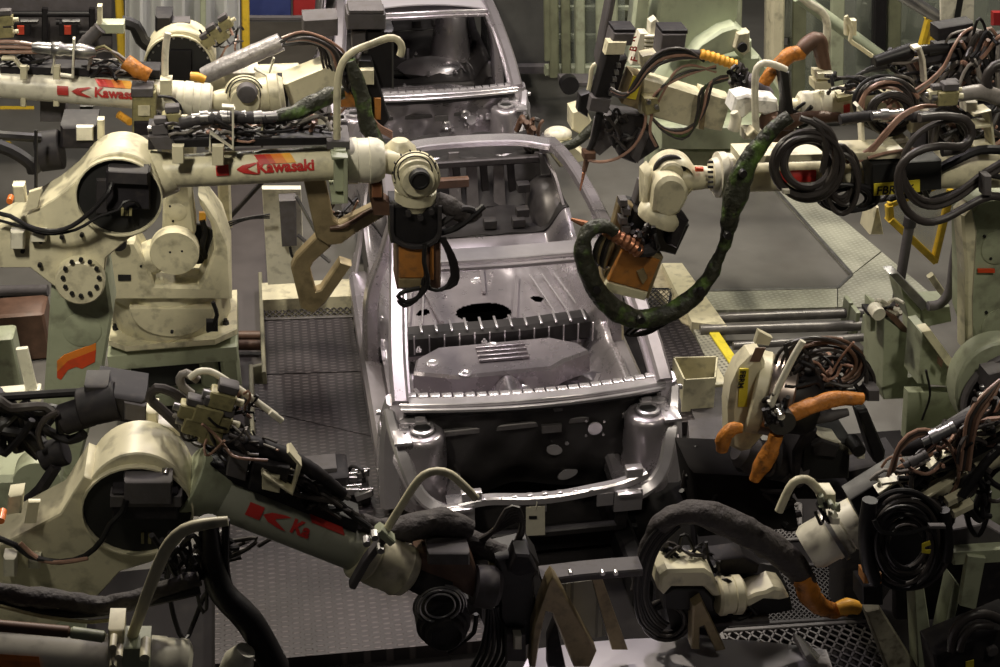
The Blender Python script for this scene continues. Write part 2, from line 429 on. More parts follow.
# right hand floor
plateZ('tread_plate', [(772, 186), (793, 178), (881, 251), (852, 274)], 0.03, 0.03, TREADL, 'pale worn tread plate running diagonally beside the grey floor, upper one of the pair', 'floor plate')
plateZ('tread_plate', [(852, 275), (882, 252), (935, 297), (905, 307), (838, 307), (838, 289)], 0.03, 0.03, TREADL, 'pale worn tread plate at the corner by the yellow gate', 'floor plate')
plateZ('tread_plate', [(668, 292), (837, 288), (837, 307), (682, 311)], 0.03, 0.03, TREADL, 'long pale tread plate in front of the three pipes', 'floor plate')
bm = MB()
for a, b in (((772, 185), (852, 274)), ((852, 275), (838, 288)), ((838, 288), (668, 292))): bm.beam(Z(*a, 0.03), Z(*b, 0.03), 0.025, 0.02)
tag(finish('edge_strip', bm, STEEL), 'thin metal strip bordering the grey floor on the right', 'edging')
for k, (a, b, r, lab) in enumerate((((690, 319), (878, 312), 5.2, 'farthest of the three horizontal dark pipes right of the car'), ((700, 330), (872, 325), 5.5, 'middle one of the three horizontal dark pipes right of the car'), ((733, 346), (884, 336), 4.2, 'nearest, thinnest of the three horizontal pipes, behind the cream flange'))):
    p, q = Z(*a, 0.12), Z(*b, 0.12)
    tag(finish('pipe', MB().cyl(p, q, m_of(r, p), seg=16), mat('dark_pipe', (0.16, 0.15, 0.145), 0.35, 0.4, 0.35, 5, (0.4, 0.38, 0.33), 0.35)), lab, 'pipe', None)
for k, (x, y) in enumerate(((845, 326), (852, 336), (864, 345))):
    p = Z(x, y, 0.0); bm = MB().box(p + ZV * 0.12, 0.035, 0.12, 0.24, bev=0.004)
    tag(finish('pipe_bracket', bm, GREEN), 'small upright bracket holding the dark pipes, %s' % ('far', 'middle', 'near')[k] + ' one of the row', 'bracket')
# cream channel and blocks right of the car
bm = zprism([(662, 263), (682, 263), (727, 326), (692, 322)], 0.16, 0.15)
tag(finish('guide_channel', bm, CREAM), 'cream sloping box channel on the floor right of the orange gun', 'channel')
bm = zprism([(640, 268), (661, 263), (692, 322), (690, 326), (682, 322)], 0.10, 0.10)  # left face of the channel, its shade put in as darker cream
tag(finish('channel_shaded_side', bm, mat('shaded_cream', (0.42, 0.37, 0.25), 0.5, 0, 0.2, 6, GRIME, 0.5)), 'left side of the sloping cream channel, its shade put into darker cream', 'block')
plateZ('tread_plate', [(640, 316), (681, 312), (708, 362), (652, 372)], 0.09, 0.09, TREADD, 'dark diamond tread plate beside the right fender of the car', 'floor plate')
plateZ('tread_plate', [(655, 372), (676, 378), (702, 420), (668, 424)], 0.12, 0.1, TREADD, 'dark perforated plate strip between the right strut tower and the open bin', 'floor plate')
bm = zprism([(692, 326), (712, 325), (748, 376), (718, 378), (703, 352)], 0.10, 0.10)
tag(finish('speckled_block', bm, TREADG), 'speckled grey plate block right of the dark tread plate', 'block')
bm = MB(); p, q = Z(710, 327, 0.11), Z(737, 367, 0.11); bm.sweep([p, q], RV, 0.075, 0.02)
tag(finish('marking_strip', bm, YELT), 'yellow marking strip lying on the speckled block', 'strip')
bm = MB()
a, b, c, d = Z(673, 357, .38), Z(718, 356, .38), Z(716, 378, .38), Z(684, 380, .38)
for p, q in ((a, b), (b, c), (c, d), (d, a)): bm.prism([p, q, q - ZV * .25, p - ZV * .25], (q - p).cross(ZV).normalized() * 0.012)
bm.prism([p - ZV * .25 for p in (a, b, c, d)], ZV * -0.01)
bm.box(Z(700, 389, .04) + ZV * .05, 0.3, 0.3, 0.16)
tag(finish('open_bin', bm, CREAM), 'open cream sheet metal bin on the floor right of the car cowl', 'bin')
bm = zprism([(684, 392), (722, 386), (730, 425), (700, 432)], 0.14, 0.14)
tag(finish('machine_cover', bm, GREYP), 'flat grey cover plate in front of the open bin', 'cover')
bm = zprism([(688, 420), (728, 416), (738, 440), (690, 445)], 0.5, 0.5)
tag(finish('junction_box', bm, GREYP), 'dim grey box with a dark cable loop, right of the strut tower', 'box')
t = thing('clamp_unit', 'dark clamp unit with bright metal jaws on the tread plate beside the car sill', 'clamp', Z(335, 500, .1))
finish('body', MB().box(Z(318, 500, .1) + ZV * .13, .40, .26, .26), MOTOR if 'MOTOR' in globals() else BLACK, t)
finish('top_plate', MB().box(Z(318, 500, .1) + ZV * .275, .26, .16, .03), GREYP, t)
bm = MB()
finish('slide_base', MB().box(Z(352, 497, .1) + ZV * .05, .22, .2, .10), DARK, t)
for k, (x, y) in enumerate(((348, 478), (360, 474), (352, 490), (364, 494))):
    p = Z(x, y, .26); finish('jaw', MB().box(p, .11, .05, .045, RV * .9 + ZV * (.3 if k % 2 else -.1), AV), STEEL, t)
    finish('jaw_pin', MB().cyl(p - RV * .03 + ZV * .03, p + RV * .06 + ZV * .03, .014, seg=10), CHROME, t)
finish('jaw_link', MB().tube([Z(346, 478, .2), Z(352, 466, .3), Z(362, 470, .3), Z(364, 482, .2)], .013, 8), DARK, t)
# ---- left floor furniture between robots and car
t = thing('control_box', 'tall cream panel with a grey junction box on its face, left of the bronze arms', 'panel', Z(290, 290, 0))
bm = MB(); p = Z(283, 286, 0)
bm.prism([W(262, 189, 9.6), W(301, 189, 9.6), W(305, 283, 9.6), W(268, 285, 9.6)], AV * 0.06, 0.005); finish('back_plate', bm, WHITE, t)
plate(t, 'junction_box', [(279, 201), (296, 200), (297, 246), (282, 247)], 9.55, -0.08, 0.12, GREYP)
for k in range(3): hose(t, [(270 - 40 * 0, 214 + k * 2, -.1), (250, 217 + k, -.1), (232, 221 + 2 * k, -.1), (212, 228 + 4 * k, -.1)], 9.5, 0.8, BLACK, 'cable')
hose(t, [(290, 247), (292, 256), (297, 262), (300, 285)], 9.5, 1.5, BLACK, 'cable')
bm = MB(); bm.tube([W(296, 196, 9.5), W(306, 214, 9.5), W(318, 236, 9.5)], 0.014, 6); bm.tube([W(298, 235, 9.5), W(318, 252, 9.5), W(330, 262, 9.5)], 0.014, 6)
finish('bracket_arm', bm, STEEL, t)
t2 = thing('frame_post', 'upright pale post with a slanting brace right of the white turret', 'post', Z(225, 230, 0))
bm = MB(); bm.beam(W(224, 182, 9.7), W(226, 226, 9.7), .09, .09); finish('post', bm, CREAM, t2)
bm = MB(); bm.beam(W(231, 216, 9.7), W(262, 182, 9.7), .03, .03); finish('brace', bm, DARK, t2)
bm = MB(); bm.box(Z(236, 265, 0) + ZV * .01, 0.5, 5.0, 0.02)
tag(finish('duct_cover', bm, mat('brown_floor_cover', (0.075, 0.064, 0.062), 0.6, 0, 0.2, 3)), 'flat brown duct cover on the floor between the turret and the walkway', 'cover')
for k, (y, lab) in enumerate(((336, 'upper of two brown pipes at the foot of the walkway edge'), (345, 'lower of two brown pipes at the foot of the walkway edge'))):
    p, q = Z(236, y, 0.1), Z(262, y, 0.1); tag(finish('pipe', MB().cyl(p, q, 0.04), BROWN), lab, 'pipe')
# bits at far left behind the striped arm
bm = MB(); bm.box(Z(10, 400, 0) + ZV * .28, 0.24, 0.2, 0.56); tag(finish('stanchion', bm, GREEN), 'pale square stanchion left of the striped robot arm', 'post')
bm = MB(); p = W(12, 395, 6.9); bm.sweep([W(22, 348, 6.9), W(32, 390, 6.9)], RV, .06, .03); bm.box(p, .3, .1, .06); bm.box(Vector((p.x, p.y, p.z / 2)), .2, .1, p.z)
tag(finish('link_bar', bm, WHITE), 'white link bar leaning beside the striped robot arm', 'bar')
p, q = Z(-10, 291, .05), Z(48, 290, .05); tag(finish('pipe', MB().cyl(p, q, 0.045), GREYP), 'pale grey pipe at the left edge behind the striped arm', 'pipe')
plateZ('tread_plate', [(-20, 318), (48, 318), (44, 338), (-20, 338)], 0.05, .05, TREADL, 'pale tread plate at the left edge behind the striped arm', 'floor plate')
bm = MB(); bm.box(Z(20, 352, 0) + ZV * .2, .5, .3, .4); tag(finish('hose_block', bm, BROWN), 'rusty brown block with hoses at the left edge', 'block')
plateZ('floor_line', [(0, 106), (34, 106), (34, 109), (0, 109)], 0.004, 0.004, YEL, 'short yellow line on the dark floor, upper left', 'floor marking')
plateZ('floor_line', [(0, 141), (10, 141), (14, 147), (0, 146)], 0.004, 0.004, YEL, 'yellow line on the floor at the left edge under the grey shelf', 'floor marking')
# ---- far background
def upright(name, x0, x1, y0, y1, Y, th, m, label, cat, flat=False):
    o = finish(name, MB().prism([W(x0, y0, Y), W(x1, y0, Y), W(x1, y1, Y), W(x0, y1, Y)], AV * th, 0.01), m); tag(o, label, cat); return o
bm = MB().prism(poly([(-25, -30), (112, -30), (112, 66), (-25, 66)], 13.2), AV * .06, .01)
t = thing('back_board', 'dull grey board with dark rails and small red signal lamps, upper left', 'board', W(40, 66, 13.2)); finish('panel', bm, GREYP, t)
for y, x0, x1 in ((14, -20, 92), (22, 56, 80), (33, 80, 112)):
    finish('rail', MB().cyl(W(x0, y, 13.1), W(x1, y, 13.1), .028), BLACK, t)
for x in (45, 92): finish('rail_bracket', MB().beam(W(x, 8, 13.1), W(x, 45, 13.1), .06, .05), BLACK, t)
for x in (21, 68):
    f = plate(t, 'signal_unit', [(x - 9, 23), (x + 9, 22), (x + 9, 36), (x - 9, 36)], 13.0, -.05, .1, BLACK)
    plate(f, 'signal_lamp', [(x - 4, 26), (x + 3, 26), (x + 3, 35), (x - 4, 35)], 13.0, -.07, .03, mat('red_lamp', (0.5, .06, .03), .3))
for x, lab in ((118, 'yellow upright post left of the clear curtain'), (245, 'yellow upright post left of the blue sheet')):
    tag(finish('fence_post', MB().beam(W(x, -25, 13), W(x + (4 if x < 200 else 1), 56, 13), .07, .07), YEL), lab, 'post')
GLASS = bpy.data.materials.new('clear_sheet'); GLASS.use_nodes = True
_b = GLASS.node_tree.nodes['Principled BSDF']; _b.inputs['Base Color'].default_value = (.45, .5, .42, 1); _b.inputs['Roughness'].default_value = .08; _b.inputs['Alpha'].default_value = .22
CURT = bpy.data.materials.new('hazy_curtain'); CURT.use_nodes = True
_b = CURT.node_tree.nodes['Principled BSDF']; _b.inputs['Base Color'].default_value = (.62, .63, .62, 1); _b.inputs['Roughness'].default_value = .35; _b.inputs['Alpha'].default_value = .75
bm = MB(); bm.grid(lambda a, b: W(125 + 115 * a, -30 + 92 * b, 12.9 + .08 * sin(a * 34)), 60, 4, thick=.008)
tag(finish('strip_curtain', bm, CURT), 'hazy clear plastic curtain between the yellow posts, upper left', 'curtain')
upright('frame_post', 200, 206, -25, 40, 12.7, .1, GREEN, 'dark green frame post in front of the clear curtain', 'post')
upright('blue_panel', 249, 291, -25, 18, 13.6, .05, BLUE, 'dark blue sheet on the fence, upper left of the far car', 'panel')
upright('red_panel', 293, 319, -25, 18, 13.6, .05, REDS, 'red sheet on the fence next to the blue one', 'panel')
tag(finish('fence_rail', MB().beam(W(247, 18, 13.5), W(320, 18, 13.5), .06, .04), GREYP), 'pale rail under the blue and red sheets', 'rail')
tag(finish('fence_rail', MB().cyl(W(321, -25, 13.3), W(318, 18, 13.3), .035), STEEL), 'thin steel post right of the red sheet', 'post')
bm = zprism([(245, 22), (318, 22), (318, 70), (245, 70)], .3, .3); tag(finish('platform', bm, mat('brown_grey_board', (.085, .075, .06), .6, 0, .2, 3)), 'low brown grey platform left of the far car', 'platform')
# dark glossy cabinet and steel frame right of far car
t = thing('tank_cabinet', 'dark glossy rounded cabinet behind the far car on its right', 'cabinet', W(520, 70, 14.3))
finish('body', MB().cyl(W(490, -8, 14.9), W(560, -8, 14.9), .55, seg=40), mat('dark_gloss', (.14, .14, .14), .15, .3, .2, 2), t)
finish('front', MB().prism(poly([(488, -4), (556, -4), (556, 66), (488, 66)], 14.3), AV * .5, .03), mat('dark_gloss2', (.10, .10, .095), .22, .2, .25, 2), t)
plate(t, 'base_rail', [(494, 67), (560, 66), (560, 74), (494, 74)], 14.2, 0, .3, GREYP)
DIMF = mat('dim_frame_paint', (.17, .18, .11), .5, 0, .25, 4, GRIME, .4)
FR = [(553, -25, 76, 5), (565, -25, 76, 3), (579, -25, 75, 6), (600, -25, 70, 3), (612, -25, 66, 5), (548, -25, 60, 3)]
t = thing('cell_frame', 'pale steel frame with glazed bays beside the dark cabinet', 'frame', W(580, 78, 13.6))
for x, y0, y1, r in FR: finish('post', MB().beam(W(x, y0, 13.6), W(x + 1, y1, 13.6), 2 * m_of(r, W(x, 30, 13.6)) , .09), DIMF if x < 575 else GREEN, t)
finish('base_beam', MB().beam(W(545, 70, 13.7), W(640, 68, 13.7), .12, .1), GREEN, t)
finish('pane', MB().prism(poly([(553, -25), (625, -25), (625, 66), (553, 66)], 13.75), AV * .01), GLASS, t)
for y in (8, 36): finish('cross_rail', MB().beam(W(548, y, 13.8), W(640, y, 13.8), .05, .05), GREEN, t)
finish('foot', MB().beam(W(560, 80, 13.4), W(595, 80, 13.4), .25, .05), GREYP, t)
finish('caster', MB().cyl(W(570, 86, 13.2), W(570, 86, 13.2) + AV * .1, .09), BLACK, t)
bm = MB(); rnd.seed(3)
for k in range(16):
    x = rnd.uniform(545, 640); y = rnd.uniform(-5, 50); bm.box(W(x, y, 15.2), rnd.uniform(.1, .4), .2, rnd.uniform(.1, .5))
p = W(590, 40, 15.3); bm.box(Vector((p.x, p.y + .3, .9)), 1.0, .4, 1.8)
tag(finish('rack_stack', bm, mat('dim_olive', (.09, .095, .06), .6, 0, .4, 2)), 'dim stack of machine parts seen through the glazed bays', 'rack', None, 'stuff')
# right glazed enclosure
t = thing('glazed_enclosure', 'glazed machine enclosure with pale columns across the upper right', 'enclosure', W(830, 130, 12.0))
for x, y1, r in ((775, 105, 13), (838, 90, 3), (800, 100, 2), (880, 70, 4.5), (895, 70, 3), (735, 60, 6)):
    finish('column', MB().beam(W(x, -30, 12.0), W(x - 2, y1, 12.0), 2 * m_of(r, W(x, 30, 12)), .12), (CREAM, GREEN, DIMF, BLACK, DIMF, GREEN)[(775, 838, 800, 880, 895, 735).index(x)], t)
finish('pane', MB().prism(poly([(790, -30), (1010, -30), (1010, 110), (790, 110)], 12.15), AV * .01), GLASS, t)
finish('sill', MB().beam(W(760, 108, 12), W(1010, 92, 12), .1, .12), GREEN, t)
for x in (775, 900, 1000): to_floor(t, W(x, 104, 12.1), .1, GREEN)
bm = MB(); rnd.seed(5)
for k in range(30):
    x = rnd.uniform(790, 1000); y = rnd.uniform(-10, 90); bm.box(W(x, y, 13.4), rnd.uniform(.1, .5), .2, rnd.uniform(.08, .5))
p = W(900, 60, 13.6); bm.box(Vector((p.x, p.y + .3, .7)), 1.6, .4, 1.4)
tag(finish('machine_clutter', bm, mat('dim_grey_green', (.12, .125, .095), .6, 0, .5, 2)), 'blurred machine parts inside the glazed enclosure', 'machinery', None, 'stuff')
bm = MB(); bm.beam(W(845, -25, 12.6), W(845, 80, 12.6), .25, .15); tag(finish('inner_column', bm, GREYP), 'grey column inside the glazed enclosure', 'column')
tag(finish('hand_rail', MB().cyl(W(880, -18, 10.8), W(985, 46, 10.8), .05), STEEL), 'shiny diagonal hand rail at upper right', 'rail')
tag(finish('hand_rail', MB().cyl(W(868, -18, 11.3), W(800, 30, 11.3), .05) if 0 else MB().cyl(W(798, -4, 10.9), W(880, 56, 10.9), .05), GREEN2), 'pale diagonal pipe rail in front of the glazed enclosure', 'rail')
bm = MB()
for a, b in (((929, 17), (917, 62)), ((926, 15), (948, 24)), ((948, 24), (966, 38)), ((936, 24), (922, 66))): bm.beam(W(*a, 11), W(*b, 11), .055, .05)
tag(finish('yellow_frame', bm, YEL), 'yellow angle frame under the shiny hand rail, upper right', 'frame')
t = thing('number_sign', 'white sign board with a black number 1, upper right', 'sign', W(957, 26, 10.6))
plate(t, 'board', [(940, -20), (975, -20), (974, 24), (941, 24)], 10.6, 0, .02, WHITE)
p = W(948, 22, 10.58); bm = flat_text('1', m_of(36, p), p, RV, ZV, m_of(1.6, p)); finish('numeral', bm, INK_DARK, t, True)
upright('red_panel', 993, 1012, 12, 26, 10.7, .04, REDS, 'small red panel at the right edge under the number sign', 'panel')
# yellow gate and posts right
t = thing('safety_gate', 'yellow framed clear safety gate right of the pale floor plates', 'gate', Z(900, 270, 0))
def ybar(a, b, w=.06): finish('gate_bar', MB().beam(W(*a, 9.0), W(*b, 9.0), w, .05), YEL, t)
ybar((889, 205), (890, 220)); ybar((889, 218), (934, 260), .09); ybar((951, 190), (934, 262), .05); ybar((888, 205), (950, 180), .04)
finish('pane', MB().prism(poly([(892, 200), (950, 186), (936, 258), (892, 220)], 9.02), AV * .01), GLASS, t)
finish('bottom_rail', MB().beam(W(930, 275, 9.0), W(945, 297, 9), .05, .05), CREAM, t)
bm = MB(); bm.prism(poly([(876, 207), (879, 207), (884, 235), (870, 235)], 9.1), AV * .2, .01); tag(finish('tapered_block', bm, CREAM), 'small cream tapered foot beside the yellow gate', 'foot')
t = thing('grey_post', 'leaning grey steel post between the pale plates and the yellow gate', 'post', Z(899, 300, 0))
finish('post', MB().cyl(W(910, 222, 8.6), W(896, 305, 8.6), .035), GREYP, t); finish('post_cap', MB().cyl(W(911, 217, 8.6), W(909, 226, 8.6), .045), DARK, t)
q_ = W(896, 305, 8.6); finish('post_foot', MB().cyl(q_, Vector((q_.x, q_.y, 0)), .035), GREYP, t)
# ================================================================ CAR BODIES
def lerp(a, b, t): return a + (b - a) * t
def sstep(a, b, x):
    t = min(1, max(0, (x - a) / (b - a))); return t * t * (3 - 2 * t)
def bump(x, c, w): return max(0.0, 1 - ((x - c) / w) ** 2) ** 2
def car(o, label, roof=False, wallm=None):
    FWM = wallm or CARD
    t = thing('car_body', label, 'car body', CF(0, 1.2, 0, o))
    c = lambda u, v, w: CF(u, v, w, o)
    # floor pan ---------------------------------------------------
    def fl(a, b):
        u = lerp(-.80, .80, a); v = lerp(.02, 2.85, b)
        w = .36 + .20 * bump(u, 0, .20) * (1 - sstep(1.15, 1.55, v))
        w += .30 * (1 - sstep(.02, .42, v))                     # toe board
        w += .15 * sstep(1.47, 1.55, v) + .12 * sstep(2.5, 2.9, v)
        w += .05 * bump(v, .92, .42) * bump(abs(u), .34, .26) - .03 * bump(v, 1.25, .12)
        w += .20 * sstep(.60, .78, abs(u))
        w += .012 * sin(u * 26) * sstep(1.6, 1.8, v) * (1 - sstep(2.4, 2.6, v)) * (1 - bump(u, 0, .4))
        w += .03 * bump(v, 2.55, .25) * bump(abs(u), .33, .25)
        w -= .05 * bump(v, 1.1, .3) * bump(abs(u), .4, .22)
        return c(u, v, w)
    def skip(a, b):
        u = lerp(-.80, .80, a); v = lerp(.02, 2.85, b)
        return ((u + .02) / .20) ** 2 + ((v - 1.84) / .15) ** 2 < 1 or (u + .45) ** 2 / .0025 + (v - 1.9) ** 2 / .002 < 1 or (u - .40) ** 2 / .002 + (v - 2.0) ** 2 / .002 < 1 or (u - .18) ** 2 / .0022 + (v - 1.08) ** 2 / .002 < 1 or (u - .52) ** 2 / .0016 + (v - 1.2) ** 2 / .002 < 1
    f = finish('floor_pan', MB().grid(fl, 150, 190, skip, .004), mat('shaded_body_steel', (.075, .068, .07), .4, .5, .4, 5) if wallm else CARM, t)  # roofed car's pan gets the darkened copy, cabin shade in its colour
    # seat crossmember with ribs
    bm = MB()
    bm.sweep([c(-.66, 1.46, .54), c(-.2, 1.43, .56), c(.2, 1.43, .56), c(.66, 1.50, .55)], AV, .16, .18)
    if wallm: bm = MB().sweep([c(-.66, 1.46, .40), c(.66, 1.50, .40)], AV, .16, .10)
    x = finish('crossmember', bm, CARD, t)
    bm = MB()
    for k in range(13):
        u = -.62 + k * .104; bm.box(c(u, 1.44 + .03 * abs(u), .655), .016, .16, .012); bm.box(c(u + .05, 1.345 + .04 * abs(u), .56), .010, .012, .15)
    if not wallm: finish_pieces('crossmember_rib', bm, CARS, x)
    else:
        finish('shock_tower', MB().lathe(c(.50, 2.3, 1.0), -ZV, [(0, .05), (0, .13), (.04, .16), (.2, .19), (.5, .24)], 24), CARM, t)
        finish('floor_hump', MB().ball(c(.24, 2.0, .5), .3, (1.2, .8, .35), 8), CARM, t)
    bm = MB()
    for k in range(4): bm.box(c(0, 1.04 + .055 * k, .60), .34, .022, .02)
    finish_pieces('tunnel_plate', bm, CARM, t)
    finish('heel_panel', MB().prism([c(u, v, .585) for u, v in ((-.62, .98), (-.58, 1.16), (-.42, 1.29), (.36, 1.31), (.54, 1.20), (.60, 1.08), (.40, .98), (.30, .90), (-.34, .88))], ZV * -.17, .02), CARM, t)
    bm = MB(); g_ = random.Random(9)
    for k in range(34):
        u, v = g_.uniform(-.6, .6), g_.uniform(.5, 2.5)
        if abs(v - 1.45) < .14 or ((u + .02) / .28) ** 2 + ((v - 1.84) / .24) ** 2 < 1: continue
        p = fl((u + .8) / 1.6, (v - .02) / 2.83) if not (.88 < v < 1.31) else c(u, v, .585)
        bm.lathe(p - ZV * .004, ZV, [(0, .022), (.012, .02), (.012, .012), (.03, .010)] if k % 3 else [(0, .05), (.008, .046), (.012, .03), (.006, .02)], 12)
    finish_pieces('floor_stud', bm, CARS, t)
    bm = MB()
    for u0, v0, u1, v1 in ((.44, .5, .62, .9), (-.5, .55, -.62, .9), (.18, 1.68, .30, 2.3), (-.34, 1.7, -.42, 2.3), (.02, 2.1, .06, 2.5)): bm.sweep([c(u0, v0, .5 if v0 < 1 else .535), c(u1, v1, .5 if v0 < 1 else .545)], RV, .03, .02)
    finish_pieces('floor_stiffener', bm, CARM, t)
    bm = MB()
    for s in (-1, 1):
        for k in range(3):
            bm.sweep([c(s * (.48 + .09 * k), 1.7 + .05 * k, .535), c(s * (.40 + .09 * k), 2.3, .545)], RV, .012, .012)
    finish_pieces('floor_bead', bm, CARS, t)
    def fl2(a, b):
        u = lerp(-.8, .8, a); v = lerp(2.84, 3.42, b); return c(u, v, .63 + .20 * sstep(.6, .78, abs(u)) + .006 * sin(u * 22) + .01 * sin(v * 14))
    finish('rear_floor', MB().grid(fl2, 40, 14, None, .006), CARD, t)  # rear part of the floor sheet, coloured dark for the shaded cabin
    # rear seat back panel, parcel shelf and wheel houses ------------
    bm = MB().grid(lambda a, b: c(lerp(-.7, .7, a), 3.35 + .25 * b, .62 + .36 * b + .02 * sin(a * 30)), 30, 8, None, .01)
    bm.grid(lambda a, b: c(lerp(-.7, .7, a), 3.6 + .45 * b, .98 + .02 * sin(a * 20) * b), 30, 6)
    finish('parcel_shelf', bm, CARD, t)  # seat back and shelf take dark steel for the cabin's shade
    bm = MB()
    for s in (-1, 1):
        bm.lathe(c(s * .78, 3.25, .48), RV * -s, [(0, .42), (.12, .41), (.19, .36), (.23, .25), (.24, .01)], 26)
    finish_pieces('wheel_house', bm, mat('shaded_body_steel', (.075, .068, .07), .4, .5, .4, 5), t)  # body steel darkened; the rear cabin's shade is in its colour
    bm = MB()
    for k in range(5): bm.sweep([c(-.45 + .22 * k, 3.42, 1.0), c(-.42 + .22 * k, 3.45, .66)], RV, .06, .04)
    bm.sweep([c(-.66, 3.42, 1.0), c(.66, 3.42, 1.0)], ZV, .06, .06)
    finish_pieces('seat_back_brace', bm, MATS['shaded_body_steel'], t)
    bm = MB()
    for u, h in ((-.02, .42), (.12, .36), (.34, .30), (-.3, .22)): bm.prism([c(u - .05, 3.36, .62), c(u + .05, 3.36, .62), c(u + .045, 3.45, .66 + h), c(u - .04, 3.45, .66 + h)], AV * .02, .004)
    finish_pieces('rear_bracket', bm, mat('mid_body_steel', (.2, .185, .19), .4, .5, .3, 6), t)
    bm = MB()
    for u, v, w in ((.46, 3.0, .74), (.5, 3.2, .86), (.42, 2.95, .68), (-.1, 3.05, .68), (.2, 2.98, .67)): bm.box(c(u, v, w), .10, .09, .07)
    finish_pieces('rear_fitting', bm, DARK, t)
    finish('rear_crossbar', MB().sweep([c(-.62, 3.1, .98), c(.05, 3.1, .98)], ZV, .08, .06), BROWN, t)
    # body sides ------------------------------------------------------
    for s in (-1, 1):
        k = lambda u, v, w: c(s * u, v, w)
        sd = finish('body_side', MB().sweep([k(.79, -.06, 1.0), k(.775, .25, 1.16), k(.735, .62, 1.34), k(.70, .95, 1.455), k(.68, 1.25, 1.50), k(.665, 1.7, 1.52), k(.645, 2.2, 1.50), k(.625, 2.62, 1.44), k(.63, 2.8, 1.38), k(.70, 3.3, 1.16), k(.77, 3.75, 1.0)], RV, [.10, .10, .095, .09, .085, .085, .085, .09, .10, .12, .14], [.13, .11, .09, .085, .08, .08, .08, .085, .1, .13, .15], True), CARM, t)
        finish('pillar_flange', MB().sweep([k(.735, -.03, .99), k(.72, .25, 1.13), k(.685, .62, 1.31), k(.645, .95, 1.42)], RV, .03, .03, True), CARM, sd)
        finish('hinge_pillar', MB().sweep([k(.81, -.02, 1.02), k(.84, .02, .8), k(.855, .02, .55), k(.85, .0, .30)], RV, [.12, .15, .16, .18], [.10, .17, .20, .24], True), CARS, sd)
        finish('sill', MB().sweep([k(.85, -.05, .36), k(.86, 1.3, .36), k(.86, 2.7, .37)], RV, .15, .20), CARM, sd)
        finish('sill_inner', MB().sweep([k(.76, .02, .42), k(.76, 2.7, .44)], RV, .06, .14), CARM, sd)
        finish('centre_pillar', MB().sweep([k(.675, 1.42, 1.49), k(.75, 1.46, 1.2), k(.835, 1.5, .9), k(.855, 1.52, .42)], AV, [.10, .12, .17, .30], [.06, .07, .09, .12], True), CARM, sd)
        bm = MB().grid(lambda a, b: k(.70 + .19 * (1 - b) ** .6 - .03 * sin(b * 3), lerp(2.62 + .45 * b, 4.25, a), lerp(.40, 1.08, b)), 26, 12, lambda a, b: ((lerp(2.62 + .45 * b, 4.25, a) - 3.3) / .40) ** 2 + ((lerp(.40, 1.08, b) - .42) / .40) ** 2 < 1, .02)
        finish('quarter_panel', bm, CARM, sd)
        bm = MB()
        bm.lathe(k(.91, .02, .80), RV * s, [(-.03, .055), (0, .055), (.012, .04), (.012, .02)], 18)
        for w in (.5, .62, .92): bm.lathe(k(.925, .02, w), RV * s, [(-.02, .02), (.004, .016)], 10)
        finish_pieces('hinge_boss', bm, CARS, sd)
    # headers, roof -----------------------------------------------------
    finish('front_header', MB().sweep([c(-.66, .97, 1.43), c(-.35, .91, 1.455), c(0, .89, 1.46), c(.35, .91, 1.455), c(.66, .97, 1.43)], AV, .17, .035, True), CARS, t)
    finish('front_header_lip', MB().sweep([c(-.66, .87, 1.40), c(-.35, .81, 1.425), c(0, .79, 1.43), c(.35, .81, 1.425), c(.66, .87, 1.40)], AV, .04, .03, True), CARM, t)
    finish('rear_header', MB().sweep([c(-.60, 2.62, 1.45), c(-.3, 2.70, 1.475), c(.3, 2.70, 1.475), c(.60, 2.62, 1.45)], AV, .14, .05, True), CARS, t)
    if roof:
        bm = MB().grid(lambda a, b: c(lerp(-.66, .66, a), lerp(.80 + .1 * (2 * a - 1) ** 2, 2.75, b), 1.45 + .10 * (1 - (2 * a - 1) ** 2) + .05 * sin(b * pi)), 24, 16, None, .012)
        finish('roof_panel', bm, ROOFP, t)
    # dash crossbeam and cowl ---------------------------------------------
    cw = lambda u: -.10 - .08 * (1 - (u / .8) ** 2)
    N_ = 13
    US = [lerp(-.79, .79, i / (N_ - 1)) for i in range(N_)]
    co = finish('cowl', MB().sweep([c(u, cw(u) + .06, 1.01 + .012 * (1 - abs(u))) for u in US], AV, .08, .03, True), CARS, t)
    bm = MB()
    bm.sweep([c(u, cw(u) + .01, .995) for u in US], AV, .025, .025, True)
    for i in range(22):
        u = lerp(-.72, .72, i / 21); bm.box(c(u, cw(u) + .115, 1.03), .056, .045, .012)
    finish_pieces('cowl_tab', bm, CARS, co)
    bm = MB()
    bm.sweep([c(u, cw(u) + .07, .96) for u in US], AV, .05, .05, True)
    finish('cowl_brace', bm, CARD, co)
    # firewall -------------------------------------------------------------
    def fw(a, b):
        u = lerp(-.78, .78, a); w = lerp(.26, .95, b)
        v = -.02 - .07 * (1 - (u / .8) ** 2) + .10 * bump(u, -.05, .35) * (1 - b) + .02 * sin(u * 17) * sin(w * 14) + .18 * (1 - sstep(.0, .35, b)) * .5
        return c(u, v, w)
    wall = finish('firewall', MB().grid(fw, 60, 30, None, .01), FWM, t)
    bm = MB()
    def pale_disc(u, w, ru, rw, th=.012, ph=0):  # pale discs in place of holes, lit floor beyond put into colour
        base = fw((u + .78) / 1.56, (w - .26) / .69)
        n = 14; e1 = (RV * cos(ph) + ZV * sin(ph)); e2 = (ZV * cos(ph) - RV * sin(ph))
        bm.prism([base - AV * .015 + e1 * ru * cos(2 * pi * i / n) + e2 * rw * sin(2 * pi * i / n) for i in range(n)], AV * -th, .003)
    pale_disc(.37, .75, .045, .045); pale_disc(.13, .60, .05, .035, .012, -.3); pale_disc(.22, .40, .065, .034, .012, .35)
    pale_disc(.59, .80, .04, .04)
